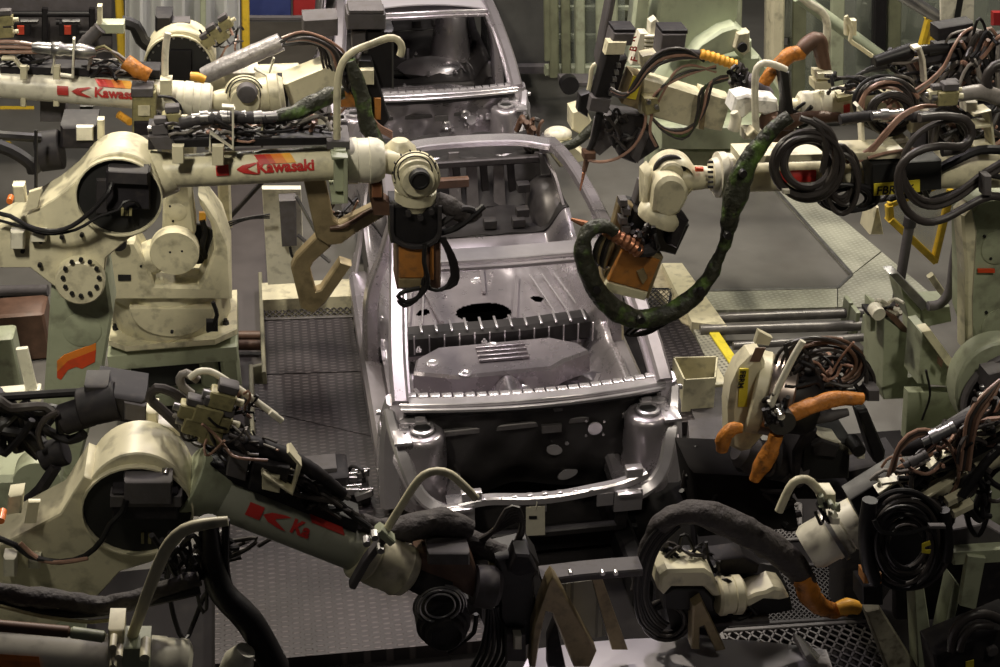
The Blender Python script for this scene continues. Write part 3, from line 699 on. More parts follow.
    for q in range(4):
        a_ = pi / 4 + q * pi / 2; pale_disc(.37 + .075 * cos(a_), .75 + .07 * sin(a_), .008, .008)
    pale_disc(.20, .66, .012, .012)
    if wallm:
        g_ = random.Random(4)
        for k in range(14):
            uu, ww = g_.uniform(-.7, .7), g_.uniform(.38, .86); b_ = fw((uu + .78) / 1.56, (ww - .26) / .69)
            bm.lathe(b_ + AV * .005, -AV, [(0, .05), (.02, .045), (.03, .03), (.02, .02)] if k % 2 else [(0, .02), (.03, .016)], 14)
            if k % 3 == 0: bm.box(b_ - AV * .02, .16, .04, .06)
    finish_pieces('cover_and_hole_disc', bm, CARS, wall)
    bm = MB()
    for uu, ww in ((.10, .79), (.14, .93)):
        b_ = fw((uu + .78) / 1.56, (ww - .26) / .69); bm.box(b_ - AV * .02, .12 if ww == .79 else .05, .03, .05)
    bm.sweep([fw(.1, .78) - AV * .015, fw(.9, .78) - AV * .015], ZV, .04, .03)
    finish_pieces('firewall_bracket', bm, mat('dull_bracket_steel', (.16, .15, .15), .45, .6, .2, 6), wall)
    # strut towers and rails -------------------------------------------------
    for s in (-1, 1):
        k = lambda u, v, w: c(s * u, v * .6 if v < -.09 else v, w)
        p = k(.675, -.25, .875)
        tw = finish('strut_tower', MB().lathe(p, -ZV, [(-.012, .055), (0, .068), (0, .105), (.012, .125), (.03, .132), (.045, .135), (.10, .137), (.30, .142), (.50, .15)], 28), CARM, t)
        finish('tower_ring', MB().lathe(p + ZV * .012, ZV, [(0, .075), (.012, .070), (.016, .055), (.004, .05)], 24), CARS, tw)
        finish('tower_hole_dark', MB().lathe(p + ZV * .016, ZV, [(0, .05), (.003, .05)], 20), INK_DARK, tw)  # black disc in place of the hole's dark inside
        bm = MB()
        bm.box(k(.80, -.22, .88), .10, .30, .02); bm.box(k(.72, -.10, .90), .16, .10, .02); bm.box(k(.68, -.13, .92), .06, .04, .03)
        for q in range(4): bm.lathe(k(.80 - .02 * (q % 2), -.12 - .06 * q, .89), ZV, [(0, .012), (.01, .01)], 8)
        finish_pieces('tower_bracket', bm, CARS, tw)
        # upper rail from hinge pillar curving forward and down
        finish('apron_rail', MB().sweep([k(.86, -.02, .95), k(.84, -.18, .86), k(.80, -.36, .76), k(.745, -.52, .60), k(.66, -.62, .50), k(.56, -.70, .46)], RV, [.06, .07, .09, .08, .08, .08], [.12, .09, .08, .09, .09, .09], True), CARS, t)
        finish('front_rail', MB().sweep([k(.50, .05, .46), k(.50, -.35, .44), k(.49, -.72, .44)], RV, .10, .13), CARM, t)
        bm = MB().prism([k(.80, -.10, .84), k(.84, -.36, .72), k(.74, -.58, .5), k(.60, -.62, .45), k(.55, -.42, .40), k(.56, -.08, .45)], RV * (s * .02))
        finish('apron_panel', bm, CARM, t)
        bm = MB(); bm.box(k(.50, -.76, .47), .17, .03, .15); bm.box(k(.50, -.70, .53), .14, .16, .02)
        bm.lathe(k(.50, -.70, .541), ZV, [(0, .03), (.004, .03)], 12)
        finish_pieces('rail_end', bm, CARS, t)
    # radiator support --------------------------------------------------------
    RS = [(u_, v_ * .6, w_) for u_, v_, w_ in [(-.50, -.72, .52), (-.34, -.73, .55), (-.1, -.75, .535), (.1, -.75, .535), (.30, -.73, .55), (.46, -.70, .56), (.62, -.66, .60)]]
    rs = finish('radiator_support', MB().sweep([c(*q) for q in RS], AV, .06, .06, True), CARS, t)
    bm = MB()
    for u in (-.04, .36): bm.box(c(u, -.46, .49), .10, .012, .09)
    bm.box(c(-.43, -.44, .60), .12, .05, .05); bm.box(c(.54, -.41, .64), .10, .06, .06)
    for i in range(9): bm.box(c(-.36 + i * .09, -.455, .57), .03, .03, .012)
    finish_pieces('support_tab', bm, CARS, rs)
    bm = MB()
    for u in (-.48, .48): bm.sweep([c(u, -.42, .50), c(u * .98, -.42, .25)], RV, .07, .05)
    bm.sweep([c(-.48, -.42, .26), c(.48, -.42, .26)], AV, .05, .05)
    finish_pieces('support_leg', bm, CARD, rs)
    return t
car1 = car(CO, 'bare grey car body without roof or bonnet in the middle of the line')
car2 = car(CO + AV * 5.05 + RV * -.04, 'second bare car body with its roof panel, farther back up the line', roof=True, wallm=CARM)
# skid under each car
for o, lab in ((CO, 'dark carrier beams under the nearer roofless car body'), (CO + AV * 5.05, 'dark carrier beams under the farther roofed car body')):
    bm = MB()
    for u in (-.5, .5): bm.beam(CF(u, -.9, .12, o), CF(u, 3.6, .12, o), .12, .2)
    for v in (-.3, 1.2, 2.7): bm.beam(CF(-.6, v, .12, o), CF(.6, v, .12, o), .1, .14)
    for v in (.1, 2.5):
        for u in (-.5, .5): bm.box(CF(u, v, .25, o), .12, .12, .16)
    tag(finish('carrier_skid', bm, BLACK), lab, 'carrier')
# card hanging from the radiator support
t = thing('hanging_tag', 'cream paper tag hanging from the front bar of the nearer car body', 'tag', W(535, 538, 6.78))
plate(t, 'card', [(526, 507), (545, 506), (545, 535), (526, 536)], 6.78, 0, .003, PAPER, .0005)
finish('tie', MB().tube([W(535, 510, 6.775), W(537, 503, 6.78), W(536, 496, 6.80)], .003, 5), WHITE, t)
plate(t, 'stamp', [(529, 516), (537, 516), (537, 519), (529, 519)], 6.775, -.002, .001, INK_DARK, .0001)
# third body: silver panel at the bottom edge, its rear corner fins up
o3 = CO + AV * -2.55 + RV * .22
t = thing('car_body', 'silver rear end of the next car body, cut by the bottom edge of the picture', 'car body', CF(0, -.7, 0, o3))
c3 = lambda u, v, w: CF(u, v, w, o3)
bm = MB().grid(lambda a, b: Z(lerp(532, 826, a), 640 + 34 * (2 * a - 1) ** 2 * .35 - 0, 1.0) * (1 - b) + (Z(lerp(500, 880, a), 860, 1.15)) * b + ZV * (.06 * sin(b * pi)), 28, 20, None, .012)
finish('deck_panel', bm, ROOFP, t)
bm = MB()
bm.prism([Z(521, 668, 1.0), Z(530, 652, 1.04), Z(541, 668, 1.0), Z(560, 720, 1.0), Z(515, 720, 1.0)], ZV * -.05, .008)
finish('corner_fin', bm, ROOFP, t)
bm = MB()
bm.prism([Z(793, 632, 1.08), Z(803, 637, 1.06), Z(838, 672, 1.0), Z(860, 720, 1.0), Z(835, 720, 1.0)], ZV * -.03, .006)
finish('corner_fin', bm, CARS, t)
bm = MB().grid(lambda a, b: Z(lerp(532, 826, a), 640 + 12 * (2 * a - 1) ** 2, 1.0) + ZV * -.75 * b - AV * .1 * b, 20, 6, None, .01)
finish('tail_panel', bm, CARM, t)
for u, v in ((-.6, -.6), (.6, -.6)): to_floor(t, c3(u, v, .35), .12, DARK, 'support_leg')
# ================================================================ ROBOTS
def arc(cx, cy, r, a0, a1, n=14, ry=None):
    """pixel arc, degrees, 0 = right, 90 = up in the picture"""
    ry = ry or r
    return [(cx + r * cos(radians(lerp(a0, a1, i / (n - 1)))), cy - ry * sin(radians(lerp(a0, a1, i / (n - 1))))) for i in range(n)]
def cylp(root, name, a, b, r0, Y0, m, r1=None, off=0.0, bev=.006, seg=28):
    p, q = W(a[0], a[1], Y0, off), W(b[0], b[1], Y0, off)
    return finish(name, MB().cyl(p, q, m_of(r0, p), m_of(r1 or r0, q), seg, bev), m, root)
def lathep(root, name, a, b, prof, Y0, m, off=0.0, seg=30):
    """prof: [(fraction along a-b, radius px)]"""
    p, q = W(a[0], a[1], Y0, off), W(b[0], b[1], Y0, off); l = (q - p).length
    return finish(name, MB().lathe(p, q - p, [(f * l, m_of(r, p)) for f, r in prof], seg), m, root)
def facedisc(root, name, x, y, r, Y0, off, th, m, prof=None, seg=32):
    """round cover whose axis is the robot's pivot direction, facing the viewer; th towards the viewer"""
    p = W(x, y, Y0, off); R = m_of(r, p)
    pr = [(d * th, k * R) for d, k in prof] if prof else [(0, R), (th * .8, R), (th, R * .95)]
    return finish(name, MB().lathe(p, -AV, pr, seg), m, root)
def boxp(root, name, x0, y0, x1, y1, Y0, off, th, m, bev=.006, sk=0.0, dy=0.0):
    """box whose face spans the pixel rectangle; sk shears top sideways, dy lifts the right side"""
    return plate(root, name, [(x0 + sk, y0), (x1 + sk, y0 + dy), (x1, y1 + dy), (x0, y1)], Y0, off, th, m, bev)
def toward(p): return (CAM - p).normalized()
def decal(root, a, b, r, Y0, off=0.0, s_sq=None, s_k=None, s_tx=None, text='Kawasaki', s_st=None, h=8.0, ang_t=-.25, ang_s=.45, stripe=None):
    """red square, winged mark, name and slanted stripe, each wrapped on a tube; s_* pixels along a-b from a"""
    p, q = W(a[0], a[1], Y0, off), W(b[0], b[1], Y0, off); ax = q - p
    k = dep(p) / F; R = m_of(r, p); up = toward((p + q) / 2)
    up = up - ax.normalized() * up.dot(ax.normalized())
    L_ = sqrt((a[0] - b[0]) ** 2 + (a[1] - b[1]) ** 2); k = ax.length / L_
    H = h * k * 1.15
    if s_sq is not None:
        bm = quads([[(0, -.1 * H), (H * 1.3, -.1 * H), (H * 1.3, H), (0, H)]]); finish('emblem_square', on_cyl(bm, p, ax, R, s_sq * k, ang_t, up, .002, 3), RED, root, True)
    if s_k is not None:
        u = H
        bm = quads([[(-.1 * u, .45 * u), (.6 * u, .88 * u), (1.1 * u, .45 * u), (.6 * u, .02 * u)], [(.62 * u, .86 * u), (1.7 * u, 1.05 * u), (2.3 * u, 1.05 * u), (1.05 * u, .50 * u)],
                    [(1.05 * u, .40 * u), (2.3 * u, -.15 * u), (1.7 * u, -.15 * u), (.62 * u, .04 * u)]])
        finish('emblem_wing', on_cyl(bm, p, ax, R, s_k * k, ang_t, up, .002, 2), RED, root, True)
    if s_tx is not None:
        bm = text_mesh(text, H * 1.58, H * .06); finish('lettering', on_cyl(bm, p, ax, R, s_tx * k, ang_t, up, .002, 1), RED, root, True)
    if s_st is not None:
        cols = stripe or [(RED, 0, 10), (REDO, 10, 16), (ORA, 16, 27), (AMB, 27, 36)]
        for m, c0, c1 in cols:
            sl = .3 * H
            bm = quads([[(c0 * k + sl, -.5 * H * 1.1), (c1 * k + sl, -.5 * H * 1.1), (c1 * k - sl, .5 * H * 1.1), (c0 * k - sl, .5 * H * 1.1)]])
            finish('arm_stripe', on_cyl(bm, p, ax, R, s_st * k, ang_s, up, .002, 3), m, root, True)
def ringp(root, name, x, y, r, Y0, off, tp, m):
    p = W(x, y, Y0, off); R = m_of(r, p)
    return finish(name, MB().tube([p + RV * R * cos(2 * pi * k / 28) + ZV * R * sin(2 * pi * k / 28) for k in range(28)], m_of(tp, p), 8, closed=True, smooth=False), m, root)
def ribs(root, pts, Y0, rpx, m, name='conduit', rib=.14, step=.018): return hose(root, pts, Y0, rpx, m, name, 12, rib, step)
def clutter(root, cx, cy, w, h, Y0, n, seed, mats, rpx=(1.0, 2.2), off=(-.1, .12), name='hose', ang=0):
    """a run of loose hoses, each its own swag between two points of the area"""
    g = random.Random(seed)
    for i in range(n):
        x0 = cx + g.uniform(-w, -w * .3); x1 = cx + g.uniform(w * .2, w)
        if g.random() < .3: x0, x1 = cx + g.uniform(-w, w), cx + g.uniform(-w, w)
        y0 = cy + g.uniform(-h, h); y1 = cy + g.uniform(-h, h); s = g.uniform(-.7, 1.0) * h
        o0 = g.uniform(*off); o1 = g.uniform(*off)
        P = []; nn = 6; ph = g.uniform(0, 6.28); am = g.uniform(.25, .6)
        for j in range(nn):
            f = j / (nn - 1); P.append((lerp(x0, x1, f) + g.uniform(-.08, .08) * w, lerp(y0, y1, f) + s * 1.1 * sin(f * pi) + h * am * sin(ph + f * 6.5), lerp(o0, o1, f) + g.uniform(-.03, .03)))
        if ang: ca, sa = cos(radians(ang)), sin(radians(ang)); P = [(cx + (x - cx) * ca - (y - cy) * sa, cy + (x - cx) * sa + (y - cy) * ca, o) for x, y, o in P]
        hose(root, P, Y0, g.uniform(*rpx), g.choice(mats), name, 7, step=.04)
def coil(root, cx, cy, rx, ry, Y0, n, seed, m, rpx=2.6, off=-.05, jit=.12, name='cable_loop'):
    """loops of one hung cable, each turn a mesh of its own"""
    g = random.Random(seed)
    for i in range(n):
        k = 1 - .5 * g.random() * (i / n); a = g.uniform(0, 6.28); ex = g.uniform(-jit, jit) * rx; ey = g.uniform(-jit, jit) * ry
        tl = g.uniform(-.05, .05)
        P = [W(cx + ex + rx * k * cos(a + t), cy + ey + ry * k * sin(a + t), Y0, off + tl * cos(t) + .02 * i / n) for t in [2 * pi * j / 12 for j in range(12)]]
        finish(name, MB().tube(P, m_of(rpx * g.uniform(.8, 1.15), P[0]), 8, closed=True, step=.03), m if not isinstance(m, list) else g.choice(m), root)
def connector(root, x, y, Y0, off, s=1.0, ang=0.0, m=None):
    """a plug: hex nut, barrel and collar"""
    d = (RV * cos(ang) + ZV * sin(ang)); p = W(x, y, Y0, off); k = dep(p) / F * s
    finish('connector', MB().lathe(p, d, [(0, 2.2 * k), (4 * k, 2.2 * k), (4 * k, 3.4 * k), (8 * k, 3.4 * k), (8 * k, 2.6 * k), (14 * k, 2.6 * k), (14 * k, 3.0 * k), (16 * k, 3.0 * k)], 12), m or STEEL, root)
def valve(root, x, y, s, Y0, off, m=OLIVE, ang=0.0):
    """solenoid valve: body, coil cap and two ports"""
    p = W(x, y, Y0, off); k = dep(p) / F * s
    ax = RV * cos(ang) + ZV * sin(ang); az = ZV * cos(ang) - RV * sin(ang)
    b = finish('valve_body', MB().box(p, 13 * k, 9 * k, 9 * k, ax, AV, az, .6 * k), m, root)
    finish('valve_coil', MB().box(p + az * 7.5 * k + ax * k, 10 * k, 8 * k, 5 * k, ax, AV, az, .6 * k), GREYP, b)
    finish('valve_port', MB().cyl(p + ax * 6 * k, p + ax * 11 * k, 2.0 * k, seg=10), CREAM, b)
    finish('valve_plug', MB().cyl(p - ax * 6 * k, p - ax * 10 * k, 2.4 * k, seg=10), STEEL, b)
def bracket(root, pts, Y0, off, wpx, m=WHITE, dpt=.05, name='bracket'):
    """flat bar bent through pixel points, standing across the arm"""
    P = [W(x, y, Y0, off) for x, y in pts]
    finish(name, MB().sweep(P, AV, dpt, m_of(wpx, P[0])), m, root)
HM = [HOSE, HOSE, BLACK, HOSEG, COPPER]
HB = [BLACK, BLACK, HOSE]
# ---------------------------------------------------------------- robot 1, left middle
Y1 = 6.51
r1 = thing('industrial_robot', 'cream robot arm, middle left, its forearm reaching right to the gun over the windscreen opening', 'robot', Z(40, 520, 0))
el = [(155, 222)] + arc(119, 195, 42.5, -38, 150, 22) + [(75, 182), (57, 197), (25, 216), (-15, 238), (-15, 268), (30, 268), (52, 285), (70, 297), (92, 296), (104, 280), (106, 258), (130, 238), (145, 232)]
finish('elbow_casting', MB().prism(poly(el, Y1, -.06), AV * .26, .006), CREAM, r1)
finish('elbow_back_ring', MB().lathe(W(119, 195, Y1, .19), AV, [(0, m_of(44, W(119, 195, Y1))), (.05, m_of(44, W(119, 195, Y1))), (.07, m_of(41, W(119, 195, Y1)))], 36), CREAM, r1)
facedisc(r1, 'recess_dark', 119.5, 195, 41, Y1, -.062, .006, INK_DARK)  # proud black disc; the recess's dark inside is put into colour
facedisc(r1, 'recess_rim', 119.5, 195, 42.5, Y1, -.055, .035, CREAM, [(0, 1), (1, 1), (1, .965), (.25, .955), (.24, .9)])
mo = boxp(r1, 'elbow_motor', 106, 172, 150, 210, Y1, -.13, .10, MOTOR, .008)
boxp(mo, 'motor_lid', 108, 171, 148, 184, Y1, -.16, .10, DARK, .008, 0, 2)
boxp(mo, 'motor_flange', 96, 180, 108, 214, Y1, -.09, .06, DARK)
for i in range(3): boxp(mo, 'nameplate', 121 + i * 4, 208 + i % 2 * 3, 124 + i * 4, 216, Y1, -.135, .006, OLIVE, .001)
for x, y in ((111, 165), (140, 165)): facedisc(r1, 'recess_bolt', x, y, 2.4, Y1, -.062, .025, STEEL)
for x, y in ((41, 240), (62, 236), (82, 234), (23, 250), (40, 264)): facedisc(r1, 'casting_bolt', x, y, 2.2, Y1, -.062, .02, BLACK)
boxp(r1, 'stop_block', 10, 232, 24, 250, Y1, -.12, .06, WHITE, .01); boxp(r1, 'stop_block', 30, 232, 46, 243, Y1, -.11, .05, WHITE, .01)
# lower arm
la = [(35, 500), (44, 392), (50, 300), (52, 270), (64, 262), (97, 262), (107, 275), (113, 315), (100, 392), (70, 500)]
finish('lower_arm', MB().prism(poly(la, Y1, -.02), AV * .24, .015), GREEN, r1)
facedisc(r1, 'pivot_cap', 81, 277, 24, Y1, -.06, .07, CREAM, [(0, 1), (.9, 1), (1, .93), (1, .01)])
for i in range(12):
    a = 2 * pi * i / 12; facedisc(r1, 'pivot_bolt', 81 + 18 * cos(a), 277 + 18 * sin(a), 2.3, Y1, -.128, .014, INK_DARK, None, 8)
facedisc(r1, 'cover_and_hole_disc', 82, 330, 19, Y1, -.02, .004, GREEN, [(0, 1), (.6, 1), (1, .95), (1, .01)])
for m, pts in ((ORA, [(57, 361), (64, 355), (96, 343), (96, 350), (68, 361), (57, 372)]), (REDO, [(57, 372), (68, 361), (96, 350), (95, 362), (82, 369), (76, 367), (68, 370), (61, 380), (57, 378)])):
    plate(r1, 'arm_stripe', pts, Y1, -.023, .004, m, .001)
# forearm
cylp(r1, 'forearm_root', (150, 176), (176, 172), 26, Y1, CREAM, 20, .08)
cylp(r1, 'forearm', (160, 172), (345, 162), 16.5, Y1, CREAM, 17.5, .06)
decal(r1, (160, 172), (345, 162), 17.8, Y1, .06, 56, 77, 96, 'Kawasaki', 97, 8.5, -.34, .42)
lathep(r1, 'wrist_collar', (345, 161), (384, 160), [(0, 20), (.05, 23), (.3, 23.5), (.32, 22.5), (.6, 22.5), (.62, 23.5), (.85, 22), (1, 18)], Y1, WHITE, .06)
lathep(r1, 'wrist_neck', (382, 161), (418, 166), [(0, 12), (1, 13)], Y1, CREAM, .06)
lathep(r1, 'wrist_knuckle', (400, 158), (400, 140), [(0, 18), (.6, 16), (1, 8)], Y1, CREAM, .12)
facedisc(r1, 'wrist_joint', 415, 172, 24, Y1, .06, .13, CREAM, [(0, .95), (.1, 1), (.55, 1), (.6, .88), (.75, .86), (.78, .72), (.92, .70), (1, .62), (1, .01)])
facedisc(r1, 'wrist_hub', 419, 177, 10, Y1, -.06, .05, INK_DARK, [(0, 1.1), (.9, 1), (1, .8), (.8, .7), (.8, .01)])
ringp(r1, 'groove_shade', 415, 172, 21.2, Y1, -.02, .7, DARK); ringp(r1, 'groove_shade', 415, 172, 17.3, Y1, -.043, .7, DARK)  # dark rings draw the shade in the joint's steps
for i in range(14):
    a = 2 * pi * i / 14; facedisc(r1, 'wrist_bolt', 415 + 22.6 * cos(a), 172 + 22.6 * sin(a), 1.0, Y1, -.005, .014, INK_DARK, None, 6)
lathep(r1, 'tool_flange', (416, 178), (415, 207), [(0, 17), (.35, 18), (.4, 21), (.75, 21), (.8, 19), (1, 17)], Y1, CREAM, .06)
bracket(r1, [(330, 146), (344, 146), (344, 190), (330, 190)], Y1, .0, 4, GREEN, .3, 'clamp')
boxp(r1, 'clamp_jaw', 327, 141, 350, 150, Y1, -.06, .2, GREYP); boxp(r1, 'clamp_jaw', 334, 150, 346, 192, Y1, -.09, .05, GREEN)
hose(r1, [(337, 150, -.03), (337, 110, -.03), (338, 80, -.03), (343, 62, -.03), (354, 51, -.02), (372, 44), (388, 38), (398, 40), (402, 48), (400, 56)], Y1, 3.8, CREAM, 'guard_pipe', 12)
# motors and trays on the elbow
boxp(r1, 'wrist_motor', 60, 126, 96, 150, Y1, .22, .22, MOTOR, .02); cylp(r1, 'motor_drum', (38, 152), (62, 149), 20, Y1, MOTOR, 20, .30)
boxp(r1, 'motor_plate', 76, 127, 93, 141, Y1, .2, .03, WHITE); boxp(r1, 'motor_bracket', 97, 120, 104, 140, Y1, .2, .05, CREAM)
boxp(r1, 'switch_box', 14, 186, 26, 203, Y1, -.08, .06, CREAM, .008, -2); boxp(r1, 'switch_plate', 25, 192, 38, 212, Y1, -.08, .02, CREAM, .004, 4, -4)
facedisc(r1, 'indicator_lamp', 11, 197, 3.2, Y1, -.16, .05, mat('orange_lamp', (.8, .2, .04), .3))
hose(r1, [(-10, 212, -.1), (10, 216, -.12), (28, 226, -.14), (50, 231, -.16), (72, 226, -.17), (95, 208, -.18), (110, 190, -.18), (112, 180, -.14)], Y1, 2.4, BLACK, 'motor_cable')
hose(r1, [(-10, 218, -.1), (20, 226, -.12), (45, 234, -.14), (75, 230, -.16), (100, 216, -.17), (118, 210, -.18), (124, 202, -.17), (134, 201, -.16), (139, 206, -.14)], Y1, 1.6, BLACK, 'motor_cable')
hose(r1, [(-20, 134, .2), (10, 136, .2), (40, 138, .25)], Y1, 5, BLACK, 'thick_hose'); hose(r1, [(-20, 140, .1), (10, 150, .1), (30, 163, .1), (34, 172, .1)], Y1, 7, BLACK, 'thick_hose')
hose(r1, [(36, 130, .1), (36, 190, .05)], Y1, 1.8, BLACK, 'motor_cable')
boxp(r1, 'cable_tray', 165, 140, 332, 148, Y1, -.02, .16, BLACK, .004, 0, -3)
boxp(r1, 'cable_tray', 148, 128, 180, 150, Y1, .05, .12, MOTOR, .004); boxp(r1, 'tray_lid', 156, 137, 178, 150, Y1, -.04, .03, GREYP, .004, -8)
bracket(r1, [(210, 150), (210, 132), (233, 148), (233, 106), (222, 106)], Y1, -.04, 2.4, WHITE, .04)
bracket(r1, [(205, 147), (234, 149), (234, 108)], Y1, .08, 2.2, WHITE, .04); bracket(r1, [(262, 146), (262, 122), (278, 122)], Y1, .02, 2.2, CREAM, .04)
boxp(r1, 'tray_foot', 212, 146, 224, 166, Y1, -.09, .03, CREAM); boxp(r1, 'tray_foot', 172, 146, 184, 164, Y1, -.09, .03, CREAM)
ribs(r1, [(180, 124, .0), (205, 119, .0), (232, 117, .0), (258, 118, .0), (285, 118, .02)], Y1, 6, DARK)
for x in (192, 214, 246): connector(r1, x, 118, Y1, .0, 2.0, 0, STEEL)
hose(r1, [(275, 117, .0), (296, 112, .02), (312, 104, .03), (328, 96, .04), (344, 92, .05)], Y1, [6.5, 8, 8.5, 8, 7], CAMO, 'covered_hose', 12)
clutter(r1, 250, 130, 52, 8, Y1, 20, 11, HM, (1.2, 2.4), (-.05, .15))
clutter(r1, 300, 128, 40, 10, Y1, 12, 12, HM, (1.2, 2.4), (.0, .2))
clutter(r1, 190, 132, 26, 8, Y1, 8, 13, HM, (1.0, 2.0), (-.05, .15))
valve(r1, 172, 118, 1.4, Y1, .05, OLIVE); valve(r1, 160, 128, 1.2, Y1, .0, GREYP)
# welding gun of robot 1 (held tool)
g1 = thing('welding_gun', 'big C-shaped bronze welding gun with orange body hanging left of the windscreen bar', 'welding gun', W(415, 300, Y1))
plate(g1, 'yoke_upper', [(303, 178), (325, 178), (334, 220), (339, 224), (348, 219), (386, 200), (391, 213), (356, 234), (342, 244), (328, 246), (316, 238)], Y1, .10, .06, BRONZE, .008)
plate(g1, 'yoke_lower', [(318, 236), (331, 247), (314, 262), (310, 269), (316, 292), (321, 290), (340, 262), (352, 266), (325, 304), (314, 314), (301, 309), (291, 269), (296, 258)], Y1, .12, .07, BRONZE, .008)
hose(g1, [(330, 228, .1), (345, 226, .09), (368, 212, .09), (386, 204, .09)], Y1, 2.5, BROWN, 'yoke_cable')
plate(g1, 'arm_joint', [(370, 176), (382, 176), (384, 200), (392, 206), (390, 216), (374, 216), (370, 200)], Y1, .05, .1, BROWN, .006)
boxp(g1, 'joint_bolt_block', 372, 186, 382, 198, Y1, .02, .04, COPPERM)
boxp(g1, 'gun_frame', 391, 206, 441, 244, Y1, -.02, .18, BLACK, .01)
plate(g1, 'frame_rim', arc(416, 232, 26, 180, 360, 14, 18) + [(442, 206), (438, 206)] + arc(416, 231, 22, 0, -180, 14, 15) + [(394, 206), (390, 206)], Y1, -.04, .03, DARK, .003)
boxp(g1, 'transformer', 397, 242, 441, 290, Y1, .0, .20, BROWN, .01)
boxp(g1, 'transformer_panel', 399, 246, 424, 278, Y1, -.02, .03, ORANGEP, .004); boxp(g1, 'panel_edge', 399, 279, 424, 288, Y1, -.02, .03, BRONZE, .004)
boxp(g1, 'panel_strip', 430, 246, 434, 280, Y1, -.02, .03, ORANGEP, .003)
hose(g1, [(425, 244, -.06), (424, 262, -.07), (428, 282, -.07), (420, 296, -.06), (406, 302, -.05), (398, 296, -.05), (406, 291, -.05), (420, 288, -.05)], Y1, 2.4, BLACK, 'gun_cable')
for k in range(5): hose(g1, [(440 + k, 238, -.03), (448 + 2 * k, 254 + 2 * k, -.04), (452 + k, 276 + 2 * k, -.04), (442 - 2 * k, 290, -.05), (430 - 2 * k, 288 - k, -.05), (426, 276, -.05)], Y1, 1.8, BLACK, 'gun_cable')
hose(g1, [(398, 300, -.05), (404, 306, -.05), (416, 300, -.05), (424, 286, -.05)], Y1, 2.2, BLACK, 'gun_cable')
hose(g1, [(436, 200, .02), (452, 208, .02), (468, 216, .03), (480, 212, .05)], Y1, [9, 10, 9, 5], CLOTH, 'cloth_sleeve', 12)
hose(g1, [(436, 234, .0), (456, 228, .0), (470, 218, .0), (484, 206, .02)], Y1, 3.5, BLACK, 'gun_cable'); hose(g1, [(438, 226, .0), (452, 216, .0), (464, 208, .0), (474, 210, .0)], Y1, 3.5, DARK, 'gun_cable')
for x, y in ((408, 212), (420, 216), (431, 210)): facedisc(g1, 'frame_bolt', x, y, 3, Y1, -.02, .03, DARK)
clutter(g1, 340, 210, 22, 14, Y1, 8, 21, [HOSE, COPPER, BLACK], (1, 1.8), (.15, .3))
# ---------------------------------------------------------------- robot B, white turret
YB = 9.14
rb = thing('industrial_robot', 'cream robot with a rounded turret on a square pedestal, left of the tread walkway', 'robot', Z(172, 400, 0))
pc = Z(172, 345, .54)
bm = MB()
for a, b in (((118, 345), (122, 402)), ((228, 343), (230, 400)), ((206, 338), (206, 380)), ((140, 338), (140, 380))):
    to_floor(rb, Z(a[0], a[1], .5), .13, GREEN)
bx = Z(173, 345, .50)
finish('pedestal_top', MB().box(bx + AV * .3 - ZV * .05, .88, .8, .12), GREEN, rb); finish('pedestal_foot', MB().box(Vector((bx.x, bx.y, .09)), .80, .12, .10), GREEN, rb)
pb = Z(172, 336, .56) + AV * .12
finish('base_flange', MB().prism([pb + RV * x + AV * y for x, y in ((-.42, -.20), (-.30, -.30), (.30, -.30), (.45, -.18), (.45, .4), (-.42, .4))], ZV * .05, .012), CREAM, rb)
tc_ = pb + AV * .12
finish('turret_drum', MB().lathe(tc_ + ZV * .05, ZV, [(0, .40), (.02, .41), (.22, .41), (.23, .395), (.25, .395), (.26, .42), (.34, .42), (.36, .40)], 48), CREAM, rb)
pd = tc_ - AV * .40; plate(rb, 'drum_cover', arc(172, 308, 43, 180, 360, 24, 30), YB, pd.y - TY * pd.x - YB - .035, .08, CREAM, .012)
finish('pedestal_shade_box', MB().box(bx + AV * .35 - ZV * .25, .7, .6, .3), INK_DARK, rb)  # added black box; gives the pedestal opening its dark by colour
for x, y in ((116, 329), (133, 332), (208, 331), (226, 324)): finish('anchor_bolt', MB().lathe(Z(x, y, .61), ZV, [(0, .025), (.02, .025), (.02, .015), (.04, .015)], 6), BLACK, rb)
facedisc(rb, 'plate_bolt', 172, 331, 1.6, YB, -.5, .02, INK_DARK)
hose(rb, [(213, 326, -.45), (217, 315, -.45), (214, 305, -.45), (213, 302, -.45)], YB, 2.2, BLACK, 'sensor'); boxp(rb, 'sensor_block', 206, 322, 218, 332, YB, -.46, .05, BLACK)
yk = [(98, 300), (98, 286), (106, 248), (112, 242), (135, 242), (148, 266), (155, 286), (198, 287), (205, 276), (214, 250), (212, 226), (200, 206), (198, 196), (206, 200), (219, 220), (230, 246), (232, 300)]
finish('turret_yoke', MB().prism(poly(yk, YB, -.32), AV * .28, .02), CREAM, rb)
finish('turret_yoke_rear', MB().prism(poly([(205, 200), (222, 222), (231, 250), (232, 300), (206, 300), (216, 250)], YB, -.04), AV * .3, .02), CREAM, rb)
boxp(rb, 'rating_plate', 118, 275, 131, 281, YB, -.33, .006, INK_DARK, .001)
for x, y in ((110, 265), (141, 266)): facedisc(rb, 'yoke_bolt', x, y, 1.2, YB, -.32, .01, INK_DARK)
facedisc(rb, 'yoke_boss', 119, 241, 8, YB, -.36, .05, BLACK)
lathep(rb, 'shoulder_drum', (140, 262), (168, 250), [(0, 15), (.3, 17), (.6, 17), (1, 15)], YB, CREAM, -.2)
facedisc(rb, 'shoulder_cover', 175, 247, 24, YB, -.30, .10, CREAM, [(0, 1), (.9, 1), (1, .97), (1, .01)], 44)
for x, y in ((170, 252), (182, 251)): facedisc(rb, 'cover_screw', x, y, 1.1, YB, -.40, .006, INK_DARK)
